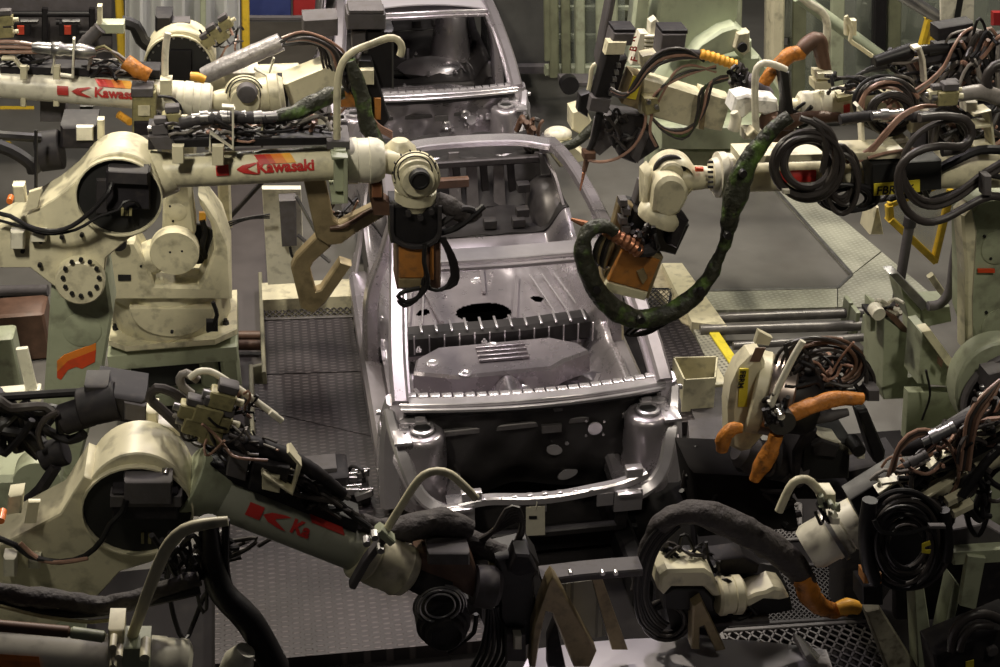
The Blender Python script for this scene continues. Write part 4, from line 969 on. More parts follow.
facedisc(rb, 'shoulder_recess', 196, 243, 22, YB, -.02, .03, BLACK)
plate(rb, 'lower_arm', [(162, 240), (163, 190), (168, 184), (174, 188), (184, 184), (190, 186), (196, 232), (190, 245)], YB, -.22, .22, CREAM, .02)
facedisc(rb, 'cover_and_hole_disc', 177, 212, 9.5, YB, -.22, .006, CREAM, [(0, 1), (.7, 1), (1, .95), (1, .01)])
for x, y in ((170, 206), (173, 221)): facedisc(rb, 'cover_screw', x, y, 1.1, YB, -.225, .008, INK_DARK)
boxp(rb, 'yellow_lever', 199, 213, 206, 221, YB, -.1, .03, AMB, .003); hose(rb, [(202, 220, -.1), (205, 232, -.1), (202, 248, -.1), (206, 258, -.1)], YB, 3, BLACK, 'shoulder_cable')
plate(rb, 'upper_link', [(163, 190), (160, 120), (168, 85), (196, 85), (200, 120), (192, 190)], YB, -.1, .2, CREAM, .02)
plate(rb, 'elbow_casting', arc(180, 66, 36, -60, 240, 30), YB, -.05, .24, CREAM, .008)
facedisc(rb, 'recess_dark', 179, 68, 33, YB, -.052, .006, INK_DARK); facedisc(rb, 'recess_rim', 179, 68, 35, YB, -.05, .03, CREAM, [(0, 1), (1, 1), (1, .96), (.25, .95), (.24, .92)])  # black disc drawn for the shaded inside of the elbow
boxp(rb, 'elbow_motor', 164, 50, 192, 80, YB, -.08, .04, BLACK, .01)
for i in range(10):
    a = radians(20 + i * 16); facedisc(rb, 'recess_bolt', 179 + 30.5 * cos(a), 68 - 30.5 * sin(a), 1.2, YB, -.06, .01, STEEL, None, 6)
boxp(rb, 'rear_motor', 155, 16, 172, 32, YB, .1, .2, MOTOR, .02); boxp(rb, 'rear_motor_cap', 172, 22, 190, 32, YB, .1, .12, GREYP)
hose(rb, [(122, 22, .1), (135, 26, .1), (142, 40, .1), (150, 46, .1)], YB, 7, BLACK, 'thick_hose')
cylp(rb, 'forearm', (200, 84), (300, 78), 17, YB, CREAM, 15, .05); boxp(rb, 'forearm_cover', 222, 70, 258, 88, YB, -.05, .16, WHITE, .03)
for k, (x, y) in enumerate(((226, 24), (214, 34), (222, 36), (208, 42))): valve(rb, x, y, 1.0, YB, -.05, OLIVE, .5)
clutter(rb, 222, 40, 22, 12, YB, 9, 31, HB + [COPPER], (.9, 1.6), (-.1, .1))
ribs(rb, [(204, 76, -.14), (225, 66, -.15), (248, 56, -.15), (281, 42, -.15)], YB, [8.5, 8.8, 8.8, 9], SILV, 'conduit', .05, .07)
bracket(rb, [(274, 58), (268, 76), (254, 68)], YB, -.1, 2, WHITE, .04)
# gun of robot B
gb = thing('welding_gun', 'welding gun with a slanted cream box and black column, in front of the far car', 'welding gun', W(350, 110, 8.6))
YG = 8.55
plate(gb, 'transformer', [(283, 84), (338, 62), (344, 86), (330, 96), (292, 110)], YG, -.06, .22, CREAM, .012)
boxp(gb, 'end_cover', 278, 84, 288, 110, YG, -.05, .2, MOTOR, .01)
boxp(gb, 'grey_box', 347, 14, 386, 30, YG, .0, .2, GREYP, .01); boxp(gb, 'box_lid', 349, 10, 384, 14, YG, .0, .2, GREYP, .006)
boxp(gb, 'grey_box', 303, 20, 338, 38, YG, .1, .2, GREYP, .01, 0, -2)
boxp(gb, 'box_neck', 352, 31, 366, 48, YG, .06, .1, GREYP, .006); boxp(gb, 'cylinder_block', 366, 30, 394, 90, YG, .05, .2, BLACK, .02)
plate(gb, 'gun_column', [(352, 60), (372, 60), (390, 120), (380, 132), (366, 128)], YG, -.05, .12, BLACK, .01)
hose(gb, [(350, 60, -.1), (360, 90, -.1), (366, 118, -.1), (374, 138, -.12), (382, 148, -.14)], YG, [6, 8, 9, 8, 6], CAMO, 'covered_hose', 12)
boxp(gb, 'orange_panel', 374, 98, 381, 120, YG, -.06, .1, ORANGEP); boxp(gb, 'orange_panel', 341, 88, 356, 108, YG, -.02, .1, ORANGEP, .01)
boxp(gb, 'junction_plate', 360, 70, 374, 85, YG, -.1, .06, CREAM)
hose(gb, [(280, 42, -.1), (298, 34, -.08), (318, 38, -.05), (334, 48, -.02), (344, 58)], YG, 2.0, HOSE, 'hose'); hose(gb, [(282, 38, -.1), (302, 32, -.08), (324, 38, -.05), (342, 50, -.02), (350, 62)], YG, 1.4, COPPER, 'hose')
for k in range(7): hose(gb, [(282 + k, 46 - k, -.1), (300 + 2 * k, 44 - k, -.1), (318 + 3 * k, 46 + k, -.08), (322 + 4 * k, 60 + 3 * k, -.06), (326 + 5 * k, 76, -.04)], YG, 1.5, HM[k % 5], 'hose')
for k in range(4): hose(gb, [(368, 110 + 3 * k, -.1), (378, 124 + 2 * k, -.1), (392, 132 + 2 * k, -.08)], YG, 1.2, COPPER, 'hose')
clutter(gb, 352, 72, 14, 18, YG, 9, 33, HB, (1.2, 2.4), (-.12, .05)); clutter(gb, 320, 116, 24, 8, YG, 8, 34, HM, (1.2, 2.0), (-.1, .1))
boxp(gb, 'label_plate', 318, 118, 328, 128, YG, -.1, .02, WHITE); boxp(gb, 'side_plate', 306, 116, 324, 140, YG, .06, .04, CREAM)
# ---------------------------------------------------------------- robot C, tube across upper left
YC = 8.35
rc = thing('industrial_robot', 'cream robot arm crossing the upper left corner with a fat wrist joint', 'robot', Z(-60, 180, 0))
plate(rc, 'lower_arm', [(-95, 330), (-85, 80), (-35, 80), (-40, 330)], YC, .05, .25, GREEN, .02)
plate(rc, 'base', [(-110, 395), (-105, 320), (-25, 320), (-20, 395)], YC, -.1, .5, GREEN, .02)
cylp(rc, 'forearm', (-60, 80), (184, 97), 12.5, YC, WHITE, 16)
decal(rc, (-60, 80), (184, 97), 16.4, YC, 0, 117, 132, 154, 'Kawasaki', 156, 7.4, -.35, .55)
lathep(rc, 'wrist_collar', (182, 98), (212, 101), [(0, 15), (.1, 17.5), (.35, 17.5), (.38, 16.5), (.6, 16.5), (.62, 17.5), (.9, 17.5), (1, 14)], YC, WHITE)
lathep(rc, 'wrist_neck', (210, 101), (235, 99), [(0, 8), (.3, 10), (1, 13)], YC, CREAM)
facedisc(rc, 'wrist_joint', 245, 94, 21, YC, .05, .14, CREAM, [(0, .95), (.1, 1), (.6, 1), (.65, .86), (.8, .84), (.84, .72), (1, .66), (1, .01)])
ringp(rc, 'groove_shade', 245, 94, 18.2, YC, -.04, .7, DARK); ringp(rc, 'groove_shade', 245, 94, 15.2, YC, -.069, .6, DARK)  # step shade of the joint drawn as dark rings
facedisc(rc, 'wrist_hub', 247, 92, 9, YC, -.08, .05, GREYP, [(0, 1.2), (.5, 1.1), (.9, 1), (1, .85), (1, .01)])
lathep(rc, 'tool_flange', (258, 95), (284, 92), [(0, 16), (.4, 17), (.45, 20), (.8, 20), (.85, 17), (1, 15)], YC, CREAM, .03)
hose(rc, [(165, 84, -.08), (165, 60, -.08), (166, 44, -.08), (168, 33, -.08)], YC, 3.5, WHITE, 'guard_pipe', 12)
boxp(rc, 'clamp', 160, 80, 172, 96, YC, -.16, .08, CREAM)
boxp(rc, 'cable_tray', 0, 66, 160, 74, YC, -.02, .14, MOTOR, .004, 0, 4)
for x in (20, 53): boxp(rc, 'tray_foot', x, 66, x + 7, 80, YC, -.12, .03, CREAM); boxp(rc, 'strap_tail', x, 96, x + 6, 107, YC, -.06, .03, CREAM)
bracket(rc, [(2, 58), (14, 58), (22, 68), (29, 68)], YC, -.08, 2.5, CREAM, .05); bracket(rc, [(52, 72), (54, 54), (54, 74), (73, 76), (74, 38)], YC, -.08, 2.2, WHITE, .05)
lathep(rc, 'hose_gland', (32, 47), (96, 52), [(0, 4.5), (.1, 6), (.3, 6), (.32, 7), (.45, 7.5), (.5, 6), (.7, 7), (.75, 8), (.9, 7), (1, 5)], YC, STEEL, -.06)
ribs(rc, [(80, 52, -.02), (86, 42, -.02), (92, 36, -.02), (100, 28, -.02)], YC, 6, GREYP)
boxp(rc, 'terminal_box', 96, 24, 124, 34, YC, .0, .1, GREEN); boxp(rc, 'terminal_mast', 97, 6, 102, 26, YC, .0, .05, CREAM)
hose(rc, [(126, 62, -.1), (138, 70, -.12), (149, 76, -.12)], YC, [8, 8.5, 7], ORANGE, 'orange_sleeve', 14)
hose(rc, [(190, 76, -.1), (197, 77, -.1), (205, 80, -.1)], YC, [4, 5, 4], AMB, 'amber_sleeve', 10)
for k in range(5): hose(rc, [(88 + k, 70 - 3 * k, -.06), (92, 56 - k, -.07), (104, 50 - k, -.08), (118, 54 + k, -.09), (130, 64 + 2 * k, -.1)], YC, 1.5, [HOSEG, HOSE, COPPER, HOSE, OLIVE][k], 'hose')
for k in range(3): hose(rc, [(-15, 42 + 5 * k, -.05), (15, 42 + 5 * k, -.05), (40, 46 + 3 * k, -.06)], YC, 2, COPPER, 'hose')
clutter(rc, 20, 58, 34, 9, YC, 9, 41, HM, (1.0, 2.0)); clutter(rc, 105, 70, 24, 8, YC, 8, 42, HM, (1.0, 1.8))
for x, y in ((6, 20), (6, 32), (-4, 24)): valve(rc, x, y, 1.1, YC, .0, OLIVE)
for x in (20, 28, 62, 70): boxp(rc, 'wire_clip', x, 21, x + 10, 25, YC, .05, .04, BLACK)
vb = boxp(rc, 'valve_block', 132, 92, 156, 136, YC, -.2, .12, OLIVE, .01)
boxp(vb, 'valve_cap', 131, 88, 153, 98, YC, -.21, .12, GREYP, .01); boxp(vb, 'valve_base', 134, 122, 152, 136, YC, -.22, .1, MOTOR, .01); boxp(vb, 'valve_label', 138, 106, 150, 116, YC, -.212, .02, CREAM, .002)
hose(rc, [(158, 96, -.2), (172, 98, -.2), (180, 106, -.18), (182, 113, -.15)], YC, 1.5, BLACK, 'hose')
ribs(rc, [(156, 124, -.15), (175, 122, -.15), (200, 120, -.1)], YC, 4, MOTOR, 'conduit', .1)
hose(rc, [(118, 114, -.1), (124, 118, -.1), (130, 122, -.15)], YC, 4, AMB, 'amber_sleeve'); clutter(rc, 165, 118, 18, 6, YC, 6, 43, [COPPER, HOSEG, BLACK], (1, 1.8), (-.2, 0))
boxp(rc, 'clear_box', 40, 100, 66, 122, YC, .1, .12, GREYP, .006)
plate(rc, 'strut', [(80, 106), (94, 106), (86, 126), (76, 126)], YC, .05, .06, BLACK)
# ---------------------------------------------------------------- robot 2, lower left
Y2 = 4.65
r2 = thing('industrial_robot', 'worn cream robot, lower left foreground, its forearm slanting down to the right below the walkway', 'robot', Z(-60, 690, 0))
el = arc(138, 508, 55, -52, 148, 26) + [(84, 476), (60, 514), (24, 533), (-15, 552), (-15, 640), (30, 640), (90, 605), (120, 572), (150, 563)]
finish('elbow_casting', MB().prism(poly(el, Y2, -.05), AV * .22, .006), CREAM, r2)
P0 = W(138, 508, Y2); finish('elbow_back_ring', MB().lathe(W(138, 508, Y2, .17), AV, [(0, m_of(56, P0)), (.09, m_of(56, P0)), (.11, m_of(52, P0))], 40), GREYP, r2)
facedisc(r2, 'recess_dark', 138, 508, 53, Y2, -.052, .006, INK_DARK); facedisc(r2, 'recess_rim', 138, 508, 55, Y2, -.045, .03, CREAM, [(0, 1), (1, 1), (1, .965), (.25, .955), (.24, .9)])  # flat black disc in place of a shaded hollow
mo = boxp(r2, 'elbow_motor', 112, 492, 178, 520, Y2, -.12, .09, MOTOR, .008); boxp(mo, 'motor_lid', 124, 482, 172, 505, Y2, -.14, .1, GREYP, .008); boxp(mo, 'motor_lid', 110, 496, 182, 508, Y2, -.125, .06, GREYP, .006)
for x in (141, 148): boxp(mo, 'nameplate', x, 533, x + 3, 544, Y2, -.07, .006, OLIVE, .001)
for x, y in ((127, 473), (166, 470)): facedisc(r2, 'recess_bolt', x, y, 3, Y2, -.06, .03, STEEL)
hose(r2, [(-10, 535, -.1), (15, 545, -.12), (30, 556, -.14), (60, 562, -.16), (85, 556, -.16), (102, 540, -.16), (110, 524, -.15), (122, 512, -.14), (126, 500, -.14)], Y2, 3, BLACK, 'motor_cable')
hose(r2, [(20, 543, -.13), (40, 560, -.15), (65, 562, -.17), (88, 558, -.17)], Y2, 2.4, COPPER, 'motor_cable')
boxp(r2, 'switch_box', 6, 496, 21, 516, Y2, -.10, .07, CREAM, .008, 2, -2); boxp(r2, 'switch_plate', 24, 502, 36, 524, Y2, -.08, .02, CREAM, .004, 4); facedisc(r2, 'indicator_lamp', 3, 511, 4, Y2, -.14, .06, MATS['orange_lamp'])
boxp(r2, 'stop_block', 3, 558, 16, 578, Y2, -.12, .06, WHITE, .01); boxp(r2, 'stop_block', 28, 560, 40, 570, Y2, -.1, .05, WHITE, .01)
cylp(r2, 'forearm_root', (188, 480), (222, 494), 36, Y2, GREEN, 26, .06); cylp(r2, 'forearm', (200, 486), (368, 554), 24, Y2, mat('glossy_grey_green', (.36, .37, .30), .25, .1, .15, 4, GRIME, .5), 22, .05)
decal(r2, (200, 486), (368, 554), 24.3, Y2, .05, 44, 61, 90, 'Ka', 104, 10, -.34, .62, [(RED, 0, 36)])
lathep(r2, 'clamp_flange', (357, 549), (372, 556), [(0, 26), (.2, 29), (.8, 29), (1, 26)], Y2, CREAM, .04)
lathep(r2, 'wrist_collar', (372, 556), (410, 574), [(0, 26), (.06, 28), (.35, 28), (.38, 27), (.7, 27), (.73, 28), (.92, 25), (1, 20)], Y2, CREAM, .04)
bracket(r2, [(386, 534), (366, 560), (352, 585)], Y2, -.10, 7, GREYP, .05, 'clamp_bar'); bracket(r2, [(378, 528), (392, 540)], Y2, -.1, 8, GREEN, .06, 'clamp_jaw')
for x, y in ((374, 532), (380, 545), (366, 538)): facedisc(r2, 'clamp_bolt', x, y, 4, Y2, -.12, .04, STEEL, None, 8)
hose(r2, [(385, 532, -.08), (400, 508, -.08), (414, 486, -.08), (424, 475, -.08), (437, 471, -.08), (450, 474, -.08), (462, 484, -.08), (476, 498, -.08)], Y2, 4.2, CREAM, 'guard_pipe', 12)
cylp(r2, 'wrist_neck', (408, 574), (445, 590), 14, Y2, DARK, 16, .04)
facedisc(r2, 'wrist_joint', 440, 606, 27, Y2, .08, .2, DARK, [(0, .95), (.1, 1), (.6, 1), (.65, .88), (.78, .86), (.8, .74), (.95, .70), (1, .58), (.9, .5), (.9, .01)])
for r_, o_, t_ in ((26.5, .0, 1.2), (24, -.05, 1.0), (20.5, -.09, 1.4), (15, -.12, 1.0)): ringp(r2, 'wrist_ring', 440, 606, r_, Y2, o_, t_, STEEL)
plate(r2, 'wrist_body', [(416, 560), (424, 554), (470, 556), (477, 572), (476, 600), (452, 588), (424, 580)], Y2, .02, .14, BROWN, .01); boxp(r2, 'wrist_cap', 428, 553, 470, 566, Y2, -.02, .1, GREYP, .01)
lathep(r2, 'tool_flange', (474, 585), (498, 588), [(0, 20), (.2, 22), (.8, 22), (.85, 20), (1, 18)], Y2, GREYP, .05)
bracket(r2, [(262, 470), (292, 490), (300, 462), (288, 448)], Y2, -.05, 3, CREAM, .06); bracket(r2, [(290, 446), (300, 460), (278, 492)], Y2, .08, 3, CREAM, .04)
boxp(r2, 'bracket_box', 248, 462, 284, 490, Y2, -.04, .1, MOTOR, .006, 6, 6); boxp(r2, 'bracket_box', 226, 452, 246, 476, Y2, -.02, .1, GREYP, .006, 4, 6); boxp(r2, 'bracket_box', 262, 474, 280, 490, Y2, -.06, .06, CREAM, .006, 0, 4)
plate(r2, 'cable_tray', [(205, 462), (360, 522), (356, 534), (203, 474)], Y2, .02, .12, BLACK, .006)
ribs(r2, [(222, 440, .02), (250, 444, .02), (276, 452, .02), (298, 462, .02), (318, 474, .02), (344, 494, .04)], Y2, [7, 9, 9, 8, 7, 5], MOTOR, 'conduit', .08, .02)
clutter(r2, 275, 468, 78, 10, Y2, 22, 51, HB + [HOSE], (1.6, 3.4), (-.02, .16), ang=25); clutter(r2, 318, 496, 44, 8, Y2, 14, 52, HB + [HOSE], (1.6, 3.0), (-.02, .1), ang=28); clutter(r2, 205, 430, 34, 12, Y2, 16, 53, HM, (1.2, 2.4), (.05, .2), ang=25); clutter(r2, 238, 408, 22, 16, Y2, 10, 54, HM, (1.2, 2.2), (.1, .2), ang=50)
for k in range(6): hose(r2, [(310 + 6 * k, 482 + 5 * k, .02), (322 + 7 * k, 490 + 5 * k, .02), (345 + 5 * k, 510 + 4 * k, .02), (366 + 4 * k, 524 + 3 * k, .0)], Y2, 2.8, HB[k % 3], 'hose')
hose(r2, [(360, 522, .06), (385, 530, .10), (410, 528, .1), (440, 522, .12), (470, 530, .12)], Y2, [8, 13, 14, 14, 10], CLOTH, 'cloth_sleeve', 14)
for x, y, s, a in ((208, 412, 2.2, -.4), (218, 420, 2.0, -.4), (196, 424, 2.0, -.4), (222, 398, 2.0, -.4), (212, 434, 1.9, -.4), (190, 410, 1.7, -.4)): valve(r2, x, y, s, Y2, .06, OLIVE, a)
# motors behind the elbow
for a, b, r in (((62, 420), (92, 410), 16), ((80, 408), (118, 400), 20), ((42, 458), (66, 450), 15)): cylp(r2, 'motor_drum', a, b, r, Y2, MOTOR, r, .36)
boxp(r2, 'motor_housing', 96, 392, 146, 420, Y2, .32, .2, MOTOR, .02, 0, 8); boxp(r2, 'motor_plate', 124, 402, 146, 420, Y2, .31, .03, GREYP, .006, 0, 4); boxp(r2, 'motor_connector', 84, 386, 108, 396, Y2, .34, .12, DARK, .01)
boxp(r2, 'motor_bracket', 146, 412, 158, 436, Y2, .26, .1, CREAM, .01); boxp(r2, 'motor_bracket', 158, 424, 182, 434, Y2, .24, .08, WHITE, .01, 0, 4)
hose(r2, [(-20, 398, .4), (20, 396, .4), (50, 394, .4), (84, 392, .38)], Y2, 4.5, BLACK, 'thick_hose'); hose(r2, [(42, 448, .3), (38, 432, .3), (46, 418, .3), (58, 412, .3)], Y2, 3, HOSE, 'motor_cable')
hose(r2, [(-15, 414, .42), (10, 420, .42), (30, 440, .42), (44, 452, .4)], Y2, 12, BLACK, 'thick_hose'); hose(r2, [(56, 466, .3), (40, 490, .3), (26, 502, .3)], Y2, 6, MOTOR, 'thick_hose'); hose(r2, [(-15, 405, .36), (20, 412, .36), (50, 432, .36), (70, 440, .34), (84, 434, .32)], Y2, 5, BLACK, 'thick_hose')
hose(r2, [(186, 432, .2), (160, 408, .2), (150, 398, .2), (156, 388, .2), (172, 392, .2), (186, 402, .2), (196, 410, .2)], Y2, 5, HOSE, 'thick_hose')
hose(r2, [(192, 394, .2), (182, 386, .2), (180, 378, .2), (186, 373, .2), (198, 380, .2)], Y2, 4.5, HOSEG, 'guard_pipe', 12)
hose(r2, [(190, 378, .18), (198, 372, .18), (206, 371, .18), (216, 374, .18), (240, 390, .18), (276, 416, .18)], Y2, 3.6, WHITE, 'guard_pipe', 12)
bracket(r2, [(270, 412), (282, 421)], Y2, .16, 6, WHITE, .02, 'pipe_end')
# shoulder disc of robot 1 seen behind robot 2
facedisc(r1, 'shoulder_cover', 40, 468, 23, Y1, -.25, .12, GREEN, [(0, 1), (.9, 1), (1, .97), (1, .01)], 44)
plate(r1, 'turret', [(-60, 640), (-50, 500), (0, 478), (60, 478), (80, 500), (85, 640)], Y1, -.1, .4, GREEN, .03)
clutter(r2, 20, 425, 42, 22, Y2, 12, 55, HB, (3, 6), (.3, .5), ang=20); clutter(r2, 225, 545, 20, 40, Y2, 10, 56, HB, (1.6, 3), (.1, .3), ang=70); clutter(r2, 245, 440, 50, 14, Y2, 14, 57, [COPPER, HOSEG, HOSE, BLACK], (1.0, 1.8), (-.06, .1), ang=28)
# gun of robot 2
g2 = thing('welding_gun', 'black welding gun with a bronze inverted V arm, bottom centre foreground', 'welding gun', W(560, 660, 4.7))
YH = 4.72
plate(g2, 'gun_body', [(496, 560), (530, 552), (540, 566), (534, 580), (540, 640), (520, 650), (500, 620)], YH, .0, .14, BLACK, .012)
plate(g2, 'gun_cap', [(508, 572), (516, 555), (530, 556), (538, 572), (520, 578)], YH, -.05, .1, MOTOR, .01)
plate(g2, 'mount_plate', [(490, 566), (510, 572), (506, 606), (492, 604)], YH, .03, .06, OLIVE, .006)
bracket(g2, [(540, 576), (580, 571), (612, 568), (640, 566)], YH, .06, 9, GREYP, .10, 'support_bar')
for x in (570, 602, 615): facedisc(g2, 'bar_bolt', x, 571, 2.4, YH, .0, .02, STEEL)
plate(g2, 'bronze_arm', [(533, 626), (548, 583), (553, 576), (558, 582), (597, 652), (590, 668), (574, 668), (552, 614), (546, 612), (540, 640), (536, 668), (530, 668)], YH, -.06, .07, BRONZE, .008)
plate(g2, 'dark_link', [(548, 640), (556, 620), (566, 668), (548, 668)], YH, .02, .05, MOTOR)
plate(g2, 'shield_plate', [(561, 584), (592, 580), (606, 636), (588, 640)], YH, .1, .02, TREADG, .002); plate(g2, 'shield_edge', [(592, 580), (602, 578), (628, 650), (612, 650)], YH, .1, .03, BRONZE, .003)
boxp(g2, 'valve_strip', 506, 634, 526, 662, YH, -.04, .08, GREYP); boxp(g2, 'valve_strip', 514, 636, 522, 650, YH, -.06, .04, WHITE)
hose(g2, [(476, 614, .0), (474, 632, .0), (462, 642, .0), (448, 652, .0)], YH, 2.5, BLACK, 'gun_cable')
for k in range(6): hose(g2, [(488 + 2 * k, 606, .02), (486 + 4 * k, 630, .02), (480 + 6 * k, 652, .0), (470 + 6 * k, 672, -.02)], YH, 2.4, HB[k % 3], 'gun_cable')
for k in range(6): hose(g2, [(484 - k, 540, .08), (496 - k, 528 + k, .08), (506 + 2 * k, 510 + 2 * k, .1), (518 + k, 508 + 3 * k, .1), (522, 524 + 2 * k, .1), (514, 548, .08)], YH, 2.6, HOSE, 'gun_cable')
hose(g2, [(420, 524, .1), (450, 534, .1), (480, 546, .1), (512, 558, .05)], YH, [8, 12, 12, 8], CLOTH, 'cloth_sleeve', 14)
# ---------------------------------------------------------------- robot 4, bottom left corner
Y4 = 3.6
r4 = thing('industrial_robot', 'white robot arm end with an orange stripe, cut by the bottom left corner', 'robot', W(-60, 720, Y4))
cylp(r4, 'forearm', (-60, 650), (146, 664), 30, Y4, WHITE, 26)
cylp(r4, 'side_pipe', (-20, 624), (70, 632), 6, Y4, BROWN, 6, -.05); cylp(r4, 'side_pipe_joint', (70, 632), (105, 637), 6, Y4, GREEN, 6, -.05)
p, q = W(-60, 650, Y4), W(146, 664, Y4)
k_ = (q - p).length / 206
finish('arm_stripe', on_cyl(quads([[(60 * k_, -16 * k_), (104 * k_, -16 * k_), (98 * k_, 6 * k_), (60 * k_, 6 * k_)]]), p, q - p, m_of(29.5, p), 0, -.2, toward(p), .003, 3), ORA, r4, True)
lathep(r4, 'wrist_collar', (144, 664), (190, 668), [(0, 26), (.1, 29), (.4, 29), (.44, 28), (.7, 28), (.74, 29), (.9, 28), (1, 22)], Y4, WHITE)
for x, y in ((114, 636), (120, 646), (114, 656)): facedisc(r4, 'clamp_bolt', x, y, 3.5, Y4, -.12, .05, CREAM)
boxp(r4, 'clamp', 108, 630, 124, 668, Y4, -.1, .1, CREAM); boxp(r4, 'clamp', 122, 648, 150, 668, Y4, -.12, .1, GREEN)
facedisc(r4, 'pipe_boss', 146, 640, 5, Y4, -.12, .08, CREAM)
hose(r4, [(131, 640, -.06), (145, 600, -.06), (160, 562, -.06), (170, 543, -.06), (184, 530, -.06), (204, 524, -.06), (228, 521, -.06)], Y4, [5.5, 6, 6.5, 6.5, 6.5, 6, 5], CREAM, 'guard_pipe', 14)
lathep(r4, 'wrist_joint', (232, 672), (246, 650), [(0, 14), (.5, 16), (1, 10)], Y4, WHITE, .05)
hose(r4, [(-20, 588, .1), (20, 596, .1), (60, 600, .1), (100, 606, .1), (130, 600, .1), (160, 590, .12), (200, 578, .14)], Y4, [9, 11, 10, 11, 10, 9, 8], CLOTH, 'cloth_sleeve', 14)
hose(r4, [(-20, 598, .08), (40, 612, .08), (90, 614, .08), (140, 604, .1), (200, 590, .12)], Y4, 5, BLACK, 'thick_hose')
hose(r4, [(208, 520, .2), (212, 560, .2), (222, 592, .16), (250, 622, .12), (276, 668, .1)], Y4, [10, 12, 13, 14, 14], BLACK, 'thick_hose', 14)
hose(r4, [(226, 520, .2), (226, 570, .2), (236, 600, .16), (262, 632, .12), (286, 668, .1)], Y4, 4, MOTOR, 'thick_hose')
to_floor(r4, W(-60, 655, Y4, .05), .22, GREEN, 'lower_arm')
hose(r4, [(0, 606, .05), (40, 616, .05), (90, 622, .05), (120, 618, .06)], Y4, 2, OLIVE, 'hose')
clutter(r4, 185, 560, 36, 40, Y4, 12, 61, HB, (2, 4), (.15, .3))
# ================================================================ RIGHT HAND ROBOTS
YR1 = 6.55
q1 = thing('industrial_robot', 'cream robot arm reaching in from the right to the orange gun over the right fender', 'robot', Z(985, 420, 0))
cylp(q1, 'forearm', (1040, 166), (742, 176), 21, YR1, CREAM, 16, .06)
p, q = W(742, 176, YR1, .06), W(1040, 166, YR1, .06)
boxp(q1, 'arm_ledge', 740, 156, 905, 164, YR1, -.12, .16, CREAM, .006, 0, -5)
k_ = (q - p).length / 298
finish('arm_stripe', on_cyl(quads([[(26 * k_, -6 * k_), (66 * k_, -6 * k_), (66 * k_, 5 * k_), (26 * k_, 5 * k_)]]), p, q - p, m_of(17.3, p), 0, -.1, toward(p), .003, 3), RED, q1, True)
lathep(q1, 'wrist_collar', (742, 174), (711, 175), [(0, 19), (.05, 22.5), (.3, 22.5), (.33, 21.5), (.55, 21.5), (.58, 23), (.82, 23), (.84, 18), (1, 16)], YR1, WHITE, .06)
for i in range(6):
    lathep(q1, 'collar_bolt', (713, 162 + 5 * i), (708, 162 + 5 * i), [(0, 1.5), (1, 1.5)], YR1, DARK, -.04, 6)
lathep(q1, 'wrist_neck', (712, 177), (676, 179), [(0, 10), (.3, 12), (.7, 13), (1, 11)], YR1, CREAM, .04); boxp(q1, 'neck_mark', 696, 168, 704, 172, YR1, -.05, .02, REDO, .004)
facedisc(q1, 'wrist_joint', 668, 170, 23.5, YR1, .14, .16, CREAM, [(0, .96), (.1, 1), (.7, 1), (.9, .9), (1, .78), (.6, .72), (.6, .01)])
facedisc(q1, 'wrist_recess', 669, 170, 17, YR1, .03, .02, DARK); facedisc(q1, 'wrist_inner', 669, 171, 13, YR1, .02, .05, CREAM, [(0, 1), (.8, .96), (1, .8), (1, .01)])
plate(q1, 'wrist_arm', [(645, 176), (652, 170), (656, 196), (650, 212), (644, 210)], YR1, -.03, .12, CREAM, .02)
plate(q1, 'wrist_head', arc(672, 194, 17, -20, 170, 12) + [(654, 204), (653, 212), (660, 217), (670, 219), (680, 214), (685, 206)], YR1, -.12, .2, CREAM, .02)
lathep(q1, 'tool_flange', (664, 206), (656, 222), [(0, 18), (.3, 22), (.5, 23), (.9, 22), (1, 19)], YR1, CREAM, -.02)
# gun
h1 = thing('welding_gun', 'welding gun with a tilted orange panel and black frame over the right fender', 'welding gun', W(640, 300, YR1))
plate(h1, 'gun_frame', [(634, 210), (690, 226), (676, 256), (622, 242)], YR1, -.02, .18, BLACK, .012); plate(h1, 'frame_block', [(672, 212), (684, 216), (690, 222), (678, 250), (668, 246)], YR1, -.10, .12, MOTOR, .02)
plate(h1, 'transformer', [(622, 246), (664, 258), (649, 300), (603, 290)], YR1, -.04, .18, BRONZE, .012); plate(h1, 'transformer_panel', [(622, 250), (660, 261), (648, 292), (608, 281)], YR1, -.06, .03, ORANGEP, .006)
plate(h1, 'panel_lip', [(607, 282), (648, 293), (645, 301), (602, 291)], YR1, -.065, .03, CREAM, .005); plate(h1, 'panel_handle', [(637, 272), (644, 269), (648, 278), (643, 285), (640, 280)], YR1, -.075, .02, BRONZE, .003)
plate(h1, 'side_plate', [(620, 200), (634, 206), (610, 262), (604, 278), (602, 268)], YR1, .0, .06, BRONZE, .01); plate(h1, 'link_plate', [(640, 182), (646, 180), (638, 214), (628, 224)], YR1, .08, .06, GREYP, .01)
for k in range(5): boxp(h1, 'clamp_lug', 620 + k % 2 * 3, 200 + 9 * k, 628 + k % 2 * 3, 207 + 9 * k, YR1, -.06, .06, GREYP, .005)
ribs(h1, [(604, 230, -.12), (616, 236, -.13), (628, 243, -.14), (640, 252, -.14)], YR1, [5, 6, 6.5, 6], COPPERM, 'spring', .22, .016)
hose(h1, [(640, 252, -.14), (650, 250, -.12), (656, 244, -.1)], YR1, [6, 7, 6], DARK, 'hose_end')
hose(h1, [(571, 219, -.05), (582, 223, -.06), (594, 226, -.08)], YR1, [1.5, 3.5, 4], COPPERM, 'copper_electrode')
for k in range(6): hose(h1, [(604 + 2 * k, 232, -.12), (596 + 3 * k, 244, -.12), (594 + 2 * k, 258 + 2 * k, -.1), (604 + k, 268, -.08)], YR1, 1.5, [BLACK, HOSE, BRONZE][k % 3], 'hose')
